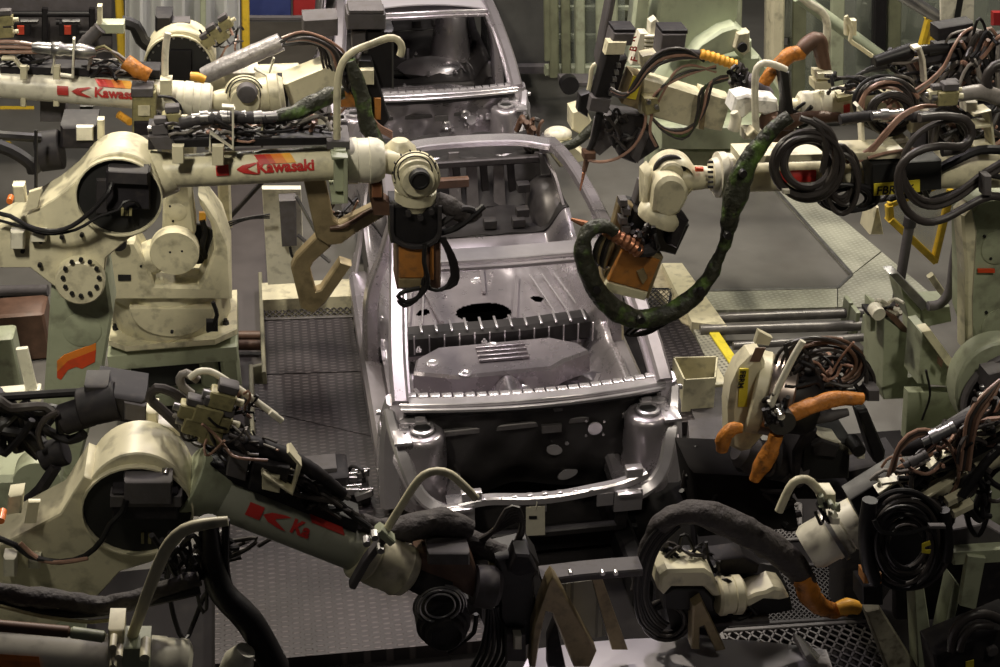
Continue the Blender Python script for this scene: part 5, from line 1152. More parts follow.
clutter(h1, 644, 236, 14, 10, YR1, 9, 71, HB + [BROWN], (1.5, 3), (-.16, -.02))
hose(q1, [(790, 116, -.2), (770, 132, -.2), (756, 150, -.2), (744, 170, -.2), (736, 195, -.2), (731, 215, -.2), (728, 232, -.2), (723, 248, -.2), (716, 264, -.2), (706, 282, -.2), (690, 300, -.2), (668, 313, -.2), (642, 319, -.2), (618, 312, -.2), (598, 292, -.2), (586, 266, -.2), (583, 244, -.2), (590, 230, -.18), (604, 226, -.16), (614, 232, -.15)], YR1, [7, 8, 9, 11, 12, 10, 7, 6, 7, 8, 9, 10, 10, 10.5, 10.5, 10, 8.5, 8, 7, 6], CAMO, 'covered_hose', 16)
for x, y in ((742, 172), (727, 234), (700, 290), (640, 318), (596, 288)): facedisc(q1, 'hose_strap', x, y, 4, YR1, -.24, .03, BLACK)
for k in range(2): hose(q1, [(640 + 8 * k, 322, -.18), (625 + 6 * k, 334, -.16), (646, 334 - 3 * k, -.16), (668, 322, -.18)], YR1, 1.6, BLACK, 'hose')
t = thing('relay_box', 'black box with a yellow letter label hanging from the right robot arm', 'box', W(905, 195, YR1))
boxp(t, 'case', 872, 164, 942, 194, YR1, -.14, .16, INK_DARK, .008, 0, -4)
lb = boxp(t, 'yellow_label', 874, 184, 920, 196, YR1, -.15, .006, YELT, .001, 0, -4)
p = W(876, 194.5, YR1, -.152); finish('label_lettering', flat_text('FBRM 6', m_of(12.5, p), p, RV, ZV, m_of(.3, p), .001), INK_DARK, lb, True)
t = thing('cable_coil', 'hanging coil of thick black cable under the right forearm, over the pale tread plate', 'cable coil', W(812, 195, YR1))
coil(t, 808, 165, 34, 33, YR1, 6, 81, HOSE, 3.6, -.2); coil(t, 842, 178, 16, 30, YR1, 5, 82, HOSE, 2.6, -.16, .2); coil(t, 848, 198, 26, 13, YR1, 6, 83, HB, 2.2, -.12, .2)
hose(t, [(812, 120, -.2), (828, 130, -.22), (836, 150, -.22), (834, 172, -.22), (824, 188, -.2)], YR1, 4, HOSE, 'cable_loop'); hose(t, [(800, 118, -.2), (818, 126, -.22), (826, 148, -.22), (822, 172, -.22)], YR1, 3.4, HOSE, 'cable_loop')
boxp(t, 'cable_tie', 783, 190, 790, 194, YR1, -.3, .02, WHITE, .002)
t = thing('cable_coil', 'round coil of brown and black hoses above the right forearm', 'cable coil', W(888, 130, 6.7))
coil(t, 887, 105, 30, 26, 6.75, 6, 84, [HOSE, BLACK, HOSE, COPPER], 2.2, -.05); coil(t, 892, 112, 22, 20, 6.75, 4, 85, [BLACK, HOSE], 2.6, -.1)
hose(t, [(858, 110, -.08), (866, 92, -.08), (884, 82, -.08), (906, 84, -.08), (918, 98, -.08)], 6.75, 2.2, COPPER, 'cable_loop')
clutter(t, 890, 108, 14, 8, 6.75, 4, 86, [COPPER], (1.4, 1.8), (-.1, 0))
t = thing('hose_loop', 'pair of big brown hose loops at the right edge below the relay box', 'hose', W(950, 220, 6.3))
for k, o_ in ((0, 0), (1, 6)):
    hose(t, [(1012, 162 - o_, -.1), (985, 178 - o_, -.1), (958, 198 - o_, -.1), (935, 207 - o_, -.1), (916, 202 - o_, -.1), (904, 184 - o_, -.1), (903, 160, -.1), (914, 138, -.1), (934, 124, -.08), (960, 118, -.06)], 6.35, 3.2, HOSE, 'hose_run')
hose(t, [(1012, 200, -.12), (990, 196, -.12), (968, 206, -.12), (946, 218, -.12), (926, 222, -.12), (908, 212, -.12), (899, 192, -.12), (900, 168, -.12), (916, 152, -.12), (940, 146, -.12), (962, 146, -.1), (972, 134, -.08), (966, 120, -.08), (945, 116, -.06), (920, 118, -.06)], 6.3, 4.2, HOSE, 'hose_run', 12)
boxp(t, 'hose_clip', 984, 176, 992, 196, 6.3, -.16, .06, GREYP)
# dress pack on the right
dp = thing('hose_rack', 'mass of hoses, valves and brackets along the upper right robot arm', 'hose rack', W(930, 150, 6.9))
for k in range(3): hose(dp, [(850 - 4 * k, 165 - 2 * k, -.16), (868, 156 - 3 * k, -.16), (886, 136 - 3 * k, -.16), (902, 118 - 2 * k, -.15), (920, 108 - k, -.14), (938, 106, -.1)], 6.6, 1.7, COPPER, 'hose')
hose(dp, [(868, 158, -.18), (890, 152, -.18), (915, 149, -.18), (945, 147, -.16)], 6.6, 1.6, COPPER, 'hose')
for k in range(3): hose(dp, [(915, 90 + 3 * k, -.05), (930, 80 + 2 * k, -.06), (944, 66 + k, -.06), (952, 50, -.06), (962, 34, -.04), (972, 28, 0)], 6.8, 1.6, [COPPER, HOSEG, COPPER][k], 'hose')
hose(dp, [(918, 118, -.1), (944, 116, -.12), (964, 122, -.12), (970, 136, -.12), (962, 148, -.12), (942, 152, -.12)], 6.5, 5, HOSE, 'thick_hose', 12)
hose(dp, [(958, 95, -.05), (980, 92, -.05), (1000, 98, -.05), (1012, 102, -.05)], 6.5, [7, 8, 8, 8], HOSEG, 'pale_hose', 12)
hose(dp, [(1010, 62, -.05), (994, 66, -.05), (986, 80, -.05), (992, 96, -.05), (1008, 108, -.05)], 6.5, 5, HOSE, 'thick_hose', 12)
valve(dp, 946, 97, 1.6, 6.5, -.1, OLIVE); valve(dp, 934, 94, 1.0, 6.5, -.08, CREAM); valve(dp, 950, 90, 1.1, 6.5, -.06, GREYP)
bracket(dp, [(970, 112), (986, 108), (990, 142), (972, 146)], 6.7, -.1, 3, CREAM, .1); bracket(dp, [(972, 124), (988, 122)], 6.7, -.1, 3, CREAM, .1); boxp(dp, 'bracket_plate', 966, 102, 978, 112, 6.7, -.1, .08, WHITE)
bracket(dp, [(862, 148), (860, 108), (856, 104)], 6.7, -.1, 3, WHITE, .06); bracket(dp, [(924, 82), (922, 58), (918, 46), (912, 48)], 6.9, -.05, 3, WHITE, .06)
ribs(dp, [(840, 120, -.05), (860, 117, -.05), (876, 116, -.05), (896, 116, -.05)], 6.6, 5.5, MOTOR, 'conduit', .1); connector(dp, 872, 116, 6.6, -.1, 2.0, 0, STEEL); connector(dp, 905, 117, 6.6, -.1, 1.8, 0, DARK)
cylp(dp, 'gland_body', (874, 62), (912, 50), 6, 6.9, BLACK, 8); cylp(dp, 'gland_body', (918, 50), (948, 48), 5, 6.9, BLACK, 5)
boxp(dp, 'dark_pad', 938, 28, 974, 42, 6.9, 0, .1, MOTOR, .01, 0, -6); hose(dp, [(946, 42, 0), (952, 34, -.04), (966, 30, -.04)], 6.9, 1.4, HOSEG, 'hose'); hose(dp, [(928, 52, 0), (960, 46, 0), (990, 38, 0), (1015, 30, 0)], 6.9, 5, BLACK, 'thick_hose')
hose(dp, [(920, 62, 0), (950, 56, 0), (985, 48, 0), (1015, 42, 0)], 6.9, 6, MOTOR, 'thick_hose')
clutter(dp, 940, 72, 54, 24, 6.9, 26, 91, HM + HB, (1.3, 3.2), (-.05, .25)); clutter(dp, 965, 130, 40, 24, 6.7, 22, 92, HB + [HOSE, COPPER], (1.4, 3.4), (-.0, .25)); clutter(dp, 980, 60, 26, 30, 6.8, 16, 93, HM, (1.5, 3.4), (-.1, .1)); clutter(dp, 860, 84, 34, 10, 7.0, 8, 94, HB + [HOSEG], (1.2, 2.2), (-.1, .1)); clutter(dp, 905, 180, 40, 18, 6.7, 12, 95, HB, (1.5, 3), (.05, .3))
boxp(dp, 'rack_panel', 925, 110, 1012, 158, 6.9, .1, .2, MOTOR, .01); boxp(dp, 'rack_panel', 945, 52, 1012, 100, 7.1, .1, .2, DARK, .01); boxp(dp, 'cream_block', 912, 120, 932, 134, 6.6, 0, .1, CREAM, .01, 0, -8); boxp(dp, 'cream_block', 884, 146, 906, 164, 6.6, .0, .12, CREAM, .01, 4, -6)
hose(dp, [(1005, 150, 0), (980, 150, 0), (960, 158, 0), (940, 168, 0)], 6.5, 5, BLACK, 'thick_hose'); hose(dp, [(1005, 178, -.05), (985, 176, -.05), (960, 190, -.05), (930, 200, -.05)], 6.5, 3, BLACK, 'thick_hose')
# tall pale robot body at the right edge
t = thing('industrial_robot', 'tall pale green robot body at the right edge with a small orange plate', 'robot', Z(985, 440, 0))
plate(t, 'lower_arm', [(968, 216), (978, 202), (1030, 190), (1030, 440), (972, 440), (978, 350), (968, 320)], 6.9, .1, .22, GREEN, .02)
plate(t, 'arm_edge', [(962, 216), (972, 206), (978, 232), (974, 300), (974, 356), (966, 352), (966, 270)], 6.9, .02, .12, CREAM, .015)
boxp(t, 'orange_plate', 978, 269, 995, 273, 6.9, .08, .01, REDO, .001)
facedisc(t, 'cover_and_hole_disc', 1000, 246, 20, 6.9, .1, .008, GREEN, [(0, 1), (.7, 1), (1, .96), (1, .01)]); facedisc(t, 'cover_and_hole_disc', 1000, 325, 20, 6.9, .1, .008, GREEN, [(0, 1), (.7, 1), (1, .96), (1, .01)])
for x, y in ((984, 236), (990, 258), (986, 312), (984, 334)): facedisc(t, 'cover_screw', x, y, 1.6, 6.9, .1, .012, INK_DARK)
hose(t, [(958, 236, .1), (954, 262, .1), (950, 290, .1), (940, 304, .1), (928, 306, .1)], 7.2, 5, GREYP, 'thick_hose', 10)
# big ring elbow in front, right edge
q3 = thing('industrial_robot', 'robot elbow with a dark round hose-filled recess, right edge', 'robot', Z(1010, 600, 0))
plate(q3, 'elbow_casting', arc(1008, 394, 52, 30, 270, 26), 6.0, .02, .12, GREEN, .012); facedisc(q3, 'recess_dark', 1008, 394, 46, 6.0, -.002, .012, INK_DARK); facedisc(q3, 'recess_rim', 1008, 394, 50, 6.0, -.0, .04, GREYP, [(0, 1), (1, 1), (1, .94), (.25, .9), (.24, .86)])  # dark of the hollow elbow given by a black disc
plate(q3, 'lower_arm', [(975, 440), (1040, 440), (1040, 700), (968, 700)], 6.0, .05, .25, GREEN, .02)
for x, y in ((988, 384), (985, 391)): cylp(q3, 'motor_plug', (x - 8, y + 4), (x + 4, y), 3.2, 6.0, STEEL, 3, -.1)
boxp(q3, 'motor_block', 984, 374, 1012, 390, 6.0, -.12, .1, GREYP, .01, 4, -6); clutter(q3, 990, 408, 16, 14, 6.0, 14, 101, HM, (1.2, 2.2), (-.12, -.02))
# ---------------------------------------------------------------- robot behind, top centre right
YT = 9.6
q2 = thing('industrial_robot', 'mint green robot with a broad slanted body behind the right fender gun', 'robot', Z(720, 200, 0))
plate(q2, 'lower_arm', [(664, -30), (742, -30), (738, 18), (724, 46), (706, 46), (690, 62), (664, 60), (654, 40)], YT, .1, .4, GREEN2, .02)
plate(q2, 'arm_web', [(700, 44), (722, 30), (736, 26), (748, 34), (742, 50), (716, 58), (690, 58)], YT, -.05, .3, GREEN2, .02)
plate(q2, 'rear_column', [(640, -30), (652, -30), (648, 20), (640, 66), (630, 66)], YT, .1, .2, GREEN2, .01); plate(q2, 'rear_column', [(616, -30), (622, -30), (606, 50), (600, 70), (598, 62)], YT, .2, .15, GREYP, .01)
plate(q2, 'turret', [(660, 110), (700, 60), (760, 56), (800, 120), (800, 150), (662, 150)], YT, .12, .5, GREEN2, .02)
boxp(q2, 'turret_step', 660, 126, 800, 150, YT, -.15, .4, GREEN2, .02); boxp(q2, 'turret_block', 742, 40, 752, 60, YT, -.05, .2, GREEN2, .015)
plate(q2, 'hook_lug', [(738, 34), (750, 32), (750, 52), (744, 56), (734, 48)], YT, -.1, .1, CREAM, .01); facedisc(q2, 'lug_hole', 742, 47, 5, YT, -.11, .02, INK_DARK)
plate(q2, 'base', [(664, 150), (800, 150), (806, 190), (660, 190)], YT, .1, .5, GREEN, .02)
tube_ = plate(q2, 'marked_tube', [(640, 33), (648, 33), (640, 65), (631, 65)], YT, -.12, .1, WHITE, .008)
for k, ch in enumerate('FBR'):
    p = W(634.5 + 1.0 * (2 - k), 62 - 10 * k, YT, -.125); finish('lettering', flat_text(ch, m_of(10, p), p, (ZV * .95 + RV * .25).normalized(), (-RV * .95 + ZV * .25).normalized(), m_of(.3, p), .002), RED, tube_, True)
plate(q2, 'white_fin', [(650, 22), (656, 18), (664, 28), (660, 52), (648, 54)], YT, -.1, .08, WHITE, .01)
for k in range(6): boxp(q2, 'fin_slat', 645, 36 + 4 * k, 657, 38 + 4 * k, YT, -.14, .06, WHITE, .002)
# gun of that robot
YU = 8.6
h2 = thing('welding_gun', 'welding gun with long cream case, twin black columns and looping hoses, top centre right', 'welding gun', W(660, 140, YU))
for x0, y0, x1, y1 in ((659, 34, 684, 57), (611, 33, 632, 46)):
    b_ = boxp(h2, 'servo_box', x0, y0, x1, y1, YU, -.06, .16, GREYP, .01, 3); boxp(b_, 'servo_lid', x0 + 3, y0 - 4, x1 + 4, y0, YU, -.05, .16, MOTOR, .006)
plate(h2, 'servo_neck', [(642, 56), (662, 52), (660, 66), (642, 68)], YU, .0, .1, CREAM, .006); boxp(h2, 'servo_face', 605, 42, 624, 55, YU, -.08, .08, CREAM, .006, 3)
plate(h2, 'gun_column', [(606, 56), (622, 50), (612, 98), (594, 98)], YU, -.05, .12, BLACK, .01); plate(h2, 'gun_column', [(618, 60), (628, 58), (618, 92), (610, 92)], YU, .02, .1, MOTOR, .01)
plate(h2, 'column_foot', [(591, 97), (612, 99), (608, 114), (588, 111)], YU, -.06, .14, GREYP, .01); hose(h2, [(600, 113, 0), (594, 140, 0), (588, 152, 0)], YU, [4, 3.6, 3.2], BLACK, 'electrode_rod')
cylp(h2, 'electrode_holder', (589, 150), (584, 172), 3.6, YU, BROWN, 2.4); cylp(h2, 'electrode_tip', (584, 172), (580, 191), 1.8, YU, COPPERM, .8)
boxp(h2, 'electrode_block', 584, 153, 596, 160, YU, -.06, .08, BROWN)
plate(h2, 'lower_bracket', [(580, 95), (590, 92), (588, 118), (578, 112)], YU, .0, .08, BLACK, .01); plate(h2, 'lower_plate', [(596, 120), (616, 112), (612, 146), (600, 156), (590, 150)], YU, .06, .06, GREYP, .008)
plate(h2, 'lower_case', [(612, 112), (644, 116), (660, 148), (636, 164), (620, 158)], YU, .05, .14, DARK, .012); plate(h2, 'case_rib', [(640, 130), (650, 134), (638, 164), (632, 158)], YU, .0, .05, GREYP, .006)
plate(h2, 'case_end', [(632, 74), (644, 78), (638, 110), (622, 104)], YU, -.06, .16, BRONZE, .008); plate(h2, 'case_end_plate', [(634, 76), (642, 79), (636, 100), (626, 98)], YU, -.075, .02, YELT, .003)
plate(h2, 'long_case', [(644, 78), (704, 96), (700, 130), (640, 114)], YU, -.04, .18, CREAM, .012); plate(h2, 'long_case', [(704, 92), (732, 100), (722, 132), (702, 128)], YU, -.03, .16, CREAM, .012); plate(h2, 'case_strap', [(702, 95), (708, 96), (704, 130), (699, 129)], YU, -.05, .02, BRONZE, .003)
for k in range(4): hose(h2, [(610 + k, 88 + 2 * k, -.1), (622 + k, 94 + k, -.12), (634, 90 - 2 * k, -.13), (646, 74 - 3 * k, -.13), (662, 63 - 4 * k, -.12), (684, 58 - 3 * k, -.1), (704, 58 + k, -.08)], YU, 1.8, [HOSE, COPPER, BLACK, HOSE][k], 'hose')
for k in range(4): hose(h2, [(650 + 2 * k, 106, -.1), (655 + 4 * k, 94 - 3 * k, -.12), (670 + 2 * k, 83 - 4 * k, -.12), (690, 74 - 3 * k, -.1), (716, 66 + 2 * k, -.08)], YU, 1.4, [COPPER, HOSE, GREEN, COPPER][k], 'hose')
for k in range(4): hose(h2, [(728, 76 + k, -.1), (714 - 4 * k, 80 + 3 * k, -.12), (707 - 3 * k, 104 + 2 * k, -.13), (699 - 2 * k, 120 + 3 * k, -.13), (682, 130 + 3 * k, -.12), (664, 128 + k, -.1), (652, 118, -.08)], YU, 1.6, [HOSE, COPPER, CAMO, HOSE][k], 'hose')
hose(h2, [(646, 112, -.1), (644, 128, -.1), (634, 146, -.1), (618, 158, -.1), (600, 162, -.08), (588, 160, -.05)], YU, 1.6, COPPER, 'hose'); hose(h2, [(652, 112, -.1), (650, 132, -.1), (656, 146, -.08)], YU, 1.6, COPPER, 'hose')
ribs(h2, [(700, 54, -.08), (712, 57, -.08), (724, 61, -.08), (735, 65, -.08)], YU, 4.5, AMB, 'spring', .25, .02); ribs(h2, [(690, 53, -.06), (702, 55, -.06)], YU, 4, DARK, 'spring', .2, .02)
plate(h2, 'valve_cluster', [(644, 98), (658, 98), (660, 112), (646, 116)], YU, -.14, .1, OLIVE, .006); facedisc(h2, 'port', 648, 101, 2.4, YU, -.14, .03, STEEL); facedisc(h2, 'port', 656, 106, 2.4, YU, -.14, .03, STEEL)
clutter(h2, 738, 76, 10, 9, YU, 9, 111, HB, (1.8, 3.2), (-.12, .0)); clutter(h2, 620, 128, 18, 14, YU, 8, 112, HB, (1.5, 2.6), (-.06, .06)); hose(h2, [(735, 78, -.02), (748, 82, -.02), (760, 88, -.02), (768, 96, -.02)], YU, [6, 9, 9, 7], mat('purple_grey_sleeve', (.14, .12, .14), .6, 0, .3, 9, bump=.6, bscale=25), 'cloth_sleeve', 12)
for k in range(5): boxp(h2, 'gun_lug', 617 - 2 * k, 64 + 7 * k, 621 - 2 * k, 68 + 7 * k, YU, -.08, .03, STEEL, .003)
hose(h2, [(596, 64, .05), (592, 68, .05), (590, 84, .05), (586, 100, .05)], YU, 2.4, CREAM, 'side_bar')
# forearm of that robot with white wrist
q5 = thing('industrial_robot', 'white robot wrist and collar with a bent guard pipe, upper right beside the mint robot', 'robot', Z(900, 330, 0))
YV = 7.5
cylp(q5, 'forearm', (990, 84), (824, 104), 16, YV, CREAM, 14, .05); lathep(q5, 'wrist_collar', (828, 103), (798, 106), [(0, 14), (.1, 14.5), (.35, 14.5), (.38, 13.5), (.6, 13.5), (.62, 14.5), (.9, 14.5), (1, 11)], YV, WHITE, .05)
plate(q5, 'arm_housing', [(840, 96), (880, 88), (886, 100), (844, 110)], YV, -.06, .14, CREAM, .01); boxp(q5, 'arm_slot', 838, 98, 852, 103, YV, -.1, .05, OLIVE, .003, 0, -3)
finish('red_mark', MB().prism(poly([(844, 106), (850, 104), (850, 112), (844, 113)], YV, -.08), AV * .01), RED, q5)
plate(q5, 'stand', [(975, 90), (1030, 90), (1030, 400), (985, 400)], YV, .2, .3, GREEN, .02)
lathep(q5, 'wrist_neck', (800, 106), (782, 108), [(0, 8), (1, 10)], YV, CREAM, .05)
plate(q5, 'wrist_cover', [(736, 98), (748, 95), (760, 98), (778, 100), (780, 112), (766, 116), (752, 112), (742, 120), (732, 112)], YV, .0, .14, mat('white_dusty_paint', (.78, .77, .72), .6, 0, .1, 8, (.02, .02, .02), .7), .015)
hose(q5, [(734, 112, -.02), (736, 120, -.02), (733, 130, -.02)], YV, [4, 6, 6], WHITE, 'white_sleeve', 10)
hose(q5, [(756, 130, -.08), (755, 105, -.08), (755, 80, -.08), (757, 68, -.08), (764, 63, -.08), (775, 65, -.08), (786, 70, -.08)], YV, 3.6, WHITE, 'guard_pipe', 12)
bracket(q5, [(746, 134), (752, 128), (760, 136)], YV, -.08, 3, CREAM, .08, 'pipe_clamp'); boxp(q5, 'clamp', 744, 130, 762, 140, YV, -.06, .08, WHITE)
hose(q5, [(824, 80, -.04), (826, 50, -.04), (827, 24, -.04), (822, 12, -.04), (810, 4, -.04), (798, -6, -.04)], 8.2, 4, WHITE, 'guard_pipe', 12); boxp(q5, 'clamp', 817, 73, 834, 80, YV, -.04, .1, CREAM); boxp(q5, 'clamp', 815, 82, 832, 90, YV, -.04, .1, CREAM)
hose(q5, [(764, 84, .02), (770, 74, .02), (780, 63, .02), (790, 56, .02), (802, 52, .04)], YV, [6, 7, 8, 8, 7], ORANGE, 'orange_sleeve', 14); hose(q5, [(800, 52, .04), (808, 44, .05), (818, 40, .06), (822, 56, .05), (826, 72, .04)], YV, [7, 8, 8, 7, 6], BROWN, 'brown_sleeve', 12)
plate(q5, 'black_post', [(780, 70), (790, 72), (794, 110), (790, 132), (782, 130), (784, 100)], YV, -.1, .08, BLACK, .012)
facedisc(q5, 'wrist_joint', 774, 122, 17, YV, .08, .12, BROWN, [(0, 1), (.7, 1), (1, .8), (1, .01)]); lathep(q5, 'wrist_ring', (765, 140), (785, 140), [(0, 9), (.5, 11), (1, 9)], YV, CREAM, .1)
hose(q5, [(840, 118, -.1), (822, 117, -.1), (806, 117, -.1), (790, 122, -.1), (772, 124, -.1)], YV, [5, 6, 6, 8, 7], BROWN, 'brown_sleeve', 12)
clutter(q5, 800, 116, 22, 8, YV, 8, 121, HB, (1.4, 2.4), (-.1, .05)); hose(q5, [(846, 16, .3), (852, 30, .3), (850, 40, .3), (858, 46, .3), (872, 56, .3)], YV, 2.2, CREAM, 'chain_hose', 8); boxp(q5, 'chain_bracket', 846, 20, 857, 36, YV, .32, .04, CREAM)
for k in range(4): hose(q5, [(842 + 4 * k, 92 - 3 * k, -.05), (852 + 5 * k, 78 - 3 * k, -.05), (874 + 4 * k, 70 - 2 * k, -.05), (900, 66 - k, -.04)], YV, 1.4, HB[k % 3], 'hose')
hose(q5, [(846, 92, -.06), (866, 82, -.06), (890, 80, -.06), (910, 88, -.06)], YV, 1.8, COPPER, 'hose')
# ---------------------------------------------------------------- cream flange robot, right middle
YF = 5.75
q6 = thing('industrial_robot', 'robot wrist with a cream flange, metal ring and yellow tape, right of the car front', 'robot', Z(860, 560, 0))
a0 = W(768, 394, YF, -.17); ax_ = (RV * .90 - ZV * .12 - AV * .34).normalized(); R_ = m_of(43, a0)
plate(q6, 'flange_housing', [(730, 448), (729, 410), (732, 388), (740, 370), (752, 358), (764, 356), (770, 380), (770, 410), (766, 436), (752, 452), (742, 454)], YF, -.24, .12, CREAM, .025)
finish('flange_ring', MB().lathe(a0, ax_, [(-.08, R_ * .90), (-.07, R_ * .98), (-.02, R_ * .98), (-.01, R_ * .92)], 44), CREAM, q6)
finish('metal_ring', MB().lathe(a0, ax_, [(-.02, R_ * .88), (-.01, R_ * .95), (.10, R_ * .95), (.11, R_ * .90)], 44), mat('brown_ring_metal', (.36, .30, .27), .3, .85, .2, 6), q6)
finish('dark_drum', MB().lathe(a0, ax_, [(.10, R_ * .82), (.20, R_ * .76), (.24, R_ * .6)], 36), BLACK, q6)
tp = boxp(q6, 'yellow_tape', 738, 369, 747, 407, YF, -.246, .008, YELT, .001, 2)
p = W(740.5, 371, YF, -.25); finish('tape_lettering', flat_text('FBRM', m_of(8.5, p), p, (-ZV * .95 - RV * .06).normalized(), (RV).normalized(), m_of(.25, p), .001), INK_DARK, tp, True)
boxp(q6, 'brown_label', 750, 348, 760, 362, YF, -.246, .006, BROWN, .001, 6); plate(q6, 'lift_tab', [(759, 331), (773, 338), (769, 346), (755, 344)], YF, -.2, .03, CREAM, .004)
hose(q6, [(771, 404, -.42), (782, 380, -.42), (794, 356, -.42), (803, 341, -.42)], YF, 3.6, WHITE, 'guard_bar', 10); bracket(q6, [(770, 400), (773, 406)], YF, -.42, 6, WHITE, .02, 'bar_end')
coil(q6, 822, 366, 40, 26, YF, 10, 131, [HOSE, BLACK, HOSE, BROWN], 1.8, -.2, .2); coil(q6, 846, 378, 24, 22, YF, 5, 132, [HOSE, BLACK], 2.2, -.02, .2)
clutter(q6, 822, 370, 40, 22, YF, 28, 133, HB + [HOSE, COPPER], (1.2, 2.4), (-.3, .1)); clutter(q6, 808, 384, 26, 20, YF, 16, 136, HB, (1.6, 3), (-.32, -.1), ang=60); clutter(q6, 800, 392, 24, 14, YF, 10, 134, HB, (1.5, 3), (-.05, .2))
hose(q6, [(784, 420, -.42), (796, 412, -.42), (812, 406, -.42), (830, 400, -.42), (848, 398, -.42), (862, 399, -.42)], YF, [7, 9, 8.5, 8, 7.5, 6.5], ORANGE, 'orange_sleeve', 16)
hose(q6, [(848, 412, -.08), (830, 416, -.08), (812, 420, -.08)], YF, [4, 6, 5], GREYP, 'sleeve_end', 10); boxp(q6, 'plug_block', 868, 390, 880, 402, YF, -.1, .08, GREYP, .008)
hose(q6, [(722, 450, -.42), (724, 438, -.42), (732, 429, -.42), (742, 428, -.42)], YF, [6, 8, 7, 5], ORANGE, 'orange_sleeve', 14); hose(q6, [(776, 434, -.42), (770, 450, -.42), (763, 464, -.42), (754, 480, -.42)], YF, [7, 9, 9, 6], ORANGE, 'orange_sleeve', 14)
facedisc(q6, 'black_knuckle', 776, 412, 14, YF, -.36, .1, BLACK); clutter(q6, 776, 414, 14, 14, YF, 12, 135, HB, (1.8, 3.2), (-.48, -.34)); facedisc(q6, 'bright_knob', 778, 411, 4, YF, -.5, .05, CHROME)
lathep(q6, 'wrist_drum', (736, 452), (796, 462), [(0, 12), (.1, 19), (.3, 20), (.33, 16), (.55, 17), (.6, 22), (1, 22)], YF, DARK, .02); lathep(q6, 'wrist_cap', (736, 450), (752, 456), [(0, 10), (.3, 16), (.6, 16), (1, 18)], YF, GREYP, -.04)
lathep(q6, 'forearm', (768, 462), (800, 466), [(0, 14), (1, 22)], YF, GREYP, .0)
hd = boxp(q6, 'motor_housing', 800, 442, 850, 482, YF, -.1, .3, INK_DARK, .02, 2, -2); plate(hd, 'housing_cover', [(793, 478), (793, 452), (806, 428), (818, 430), (816, 440), (804, 452), (800, 480)], YF, -.14, .28, MOTOR, .012); plate(hd, 'housing_fin', [(812, 446), (822, 440), (840, 446), (836, 458), (814, 456)], YF, -.12, .04, DARK, .008)
plate(hd, 'housing_top', [(818, 436), (838, 440), (860, 454), (846, 456)], YF, -.1, .1, WHITE, .006); facedisc(hd, 'housing_plug', 852, 440, 7, YF, -.1, .1, BLACK); boxp(hd, 'housing_clip', 858, 454, 865, 459, YF, -.14, .03, WHITE, .003)
plate(q6, 'black_strut', [(858, 412), (868, 410), (886, 452), (884, 470), (874, 462)], YF, -.05, .1, BLACK, .012)
plate(q6, 'cover_plate', [(795, 484), (850, 486), (852, 500), (798, 500)], YF, .05, .1, MOTOR, .01)
plate(q6, 'lower_arm', [(846, 470), (900, 458), (912, 560), (860, 640), (840, 640)], YF, .25, .2, DARK, .02)
plate(q6, 'side_case', [(690, 470), (790, 474), (800, 530), (700, 540)], YF, .15, .3, SHADEB, .03)
# ---------------------------------------------------------------- lower right robot
Y8 = 4.75
q4 = thing('industrial_robot', 'dusty white robot arm at lower right, its collar beside the drooping orange sleeve', 'robot', Z(1000, 700, 0))
cylp(q4, 'forearm', (1030, 420), (858, 520), 24, Y8, CREAM, 24, .1); lathep(q4, 'wrist_collar', (862, 518), (806, 550), [(0, 24), (.3, 25), (.33, 23), (.36, 25), (.6, 25), (.62, 24), (.9, 24), (1, 20)], Y8, WHITE, .1)
finish('strap_band', MB().lathe(W(836, 533, Y8, .1), W(800, 553, Y8, .1) - W(862, 518, Y8, .1), [(0, m_of(26.5, a0)), (.02, m_of(26.5, a0))], 36), STEEL, q4)
hose(q4, [(779, 511, -.05), (786, 495, -.05), (793, 483, -.05), (802, 479, -.05), (811, 482, -.05), (824, 497, -.05)], Y8, 4.4, CREAM, 'guard_pipe', 12); boxp(q4, 'clamp', 822, 494, 836, 506, Y8, -.06, .08, CREAM, .006); boxp(q4, 'clamp', 832, 518, 840, 525, Y8, -.1, .05, WHITE, .004)
clutter(q4, 828, 510, 14, 12, Y8, 6, 141, [OLIVE, BLACK, GREEN], (1.5, 3), (-.1, .0))
plate(q4, 'arm_tray', [(850, 500), (1010, 400), (1010, 440), (860, 520)], Y8, -.04, .1, BLACK, .006)
bracket(q4, [(876, 490), (896, 478), (908, 496), (890, 506)], Y8, -.08, 3, WHITE, .06); bracket(q4, [(910, 478), (960, 446), (1010, 418)], Y8, -.1, 4, CREAM, .06); bracket(q4, [(918, 500), (966, 470)], Y8, -.12, 3, CREAM, .04); bracket(q4, [(880, 482), (906, 478)], Y8, -.1, 3, WHITE, .04)
lathep(q4, 'hose_gland', (900, 452), (970, 420), [(0, 5), (.1, 8), (.3, 8), (.33, 10), (.5, 9), (.55, 7), (1, 6)], Y8, MOTOR, -.08); connector(q4, 922, 442, Y8, -.2, 2.2, .45, STEEL); connector(q4, 904, 466, Y8, -.2, 1.6, .5, GREYP)
ribs(q4, [(945, 430, -.06), (965, 420, -.06), (985, 412, -.06), (1010, 402, -.06)], Y8, 7, DARK)
for k in range(4): hose(q4, [(894 - 2 * k, 470 + 2 * k, -.16), (900, 450 - 2 * k, -.18), (918, 436 - 2 * k, -.18), (940, 438 - k, -.18), (956, 456 + k, -.16), (958, 480, -.15), (948, 500, -.14)], Y8, 2.0, [COPPER, BROWN, HOSE, COPPER][k], 'hose')
for k in range(4): hose(q4, [(960 + 3 * k, 470, -.16), (964 + 3 * k, 440, -.17), (968 + 4 * k, 416, -.17), (982 + 4 * k, 396, -.15), (1000, 380, -.12)], Y8, 2.0, [COPPER, HOSE, BROWN, COPPER][k], 'hose')
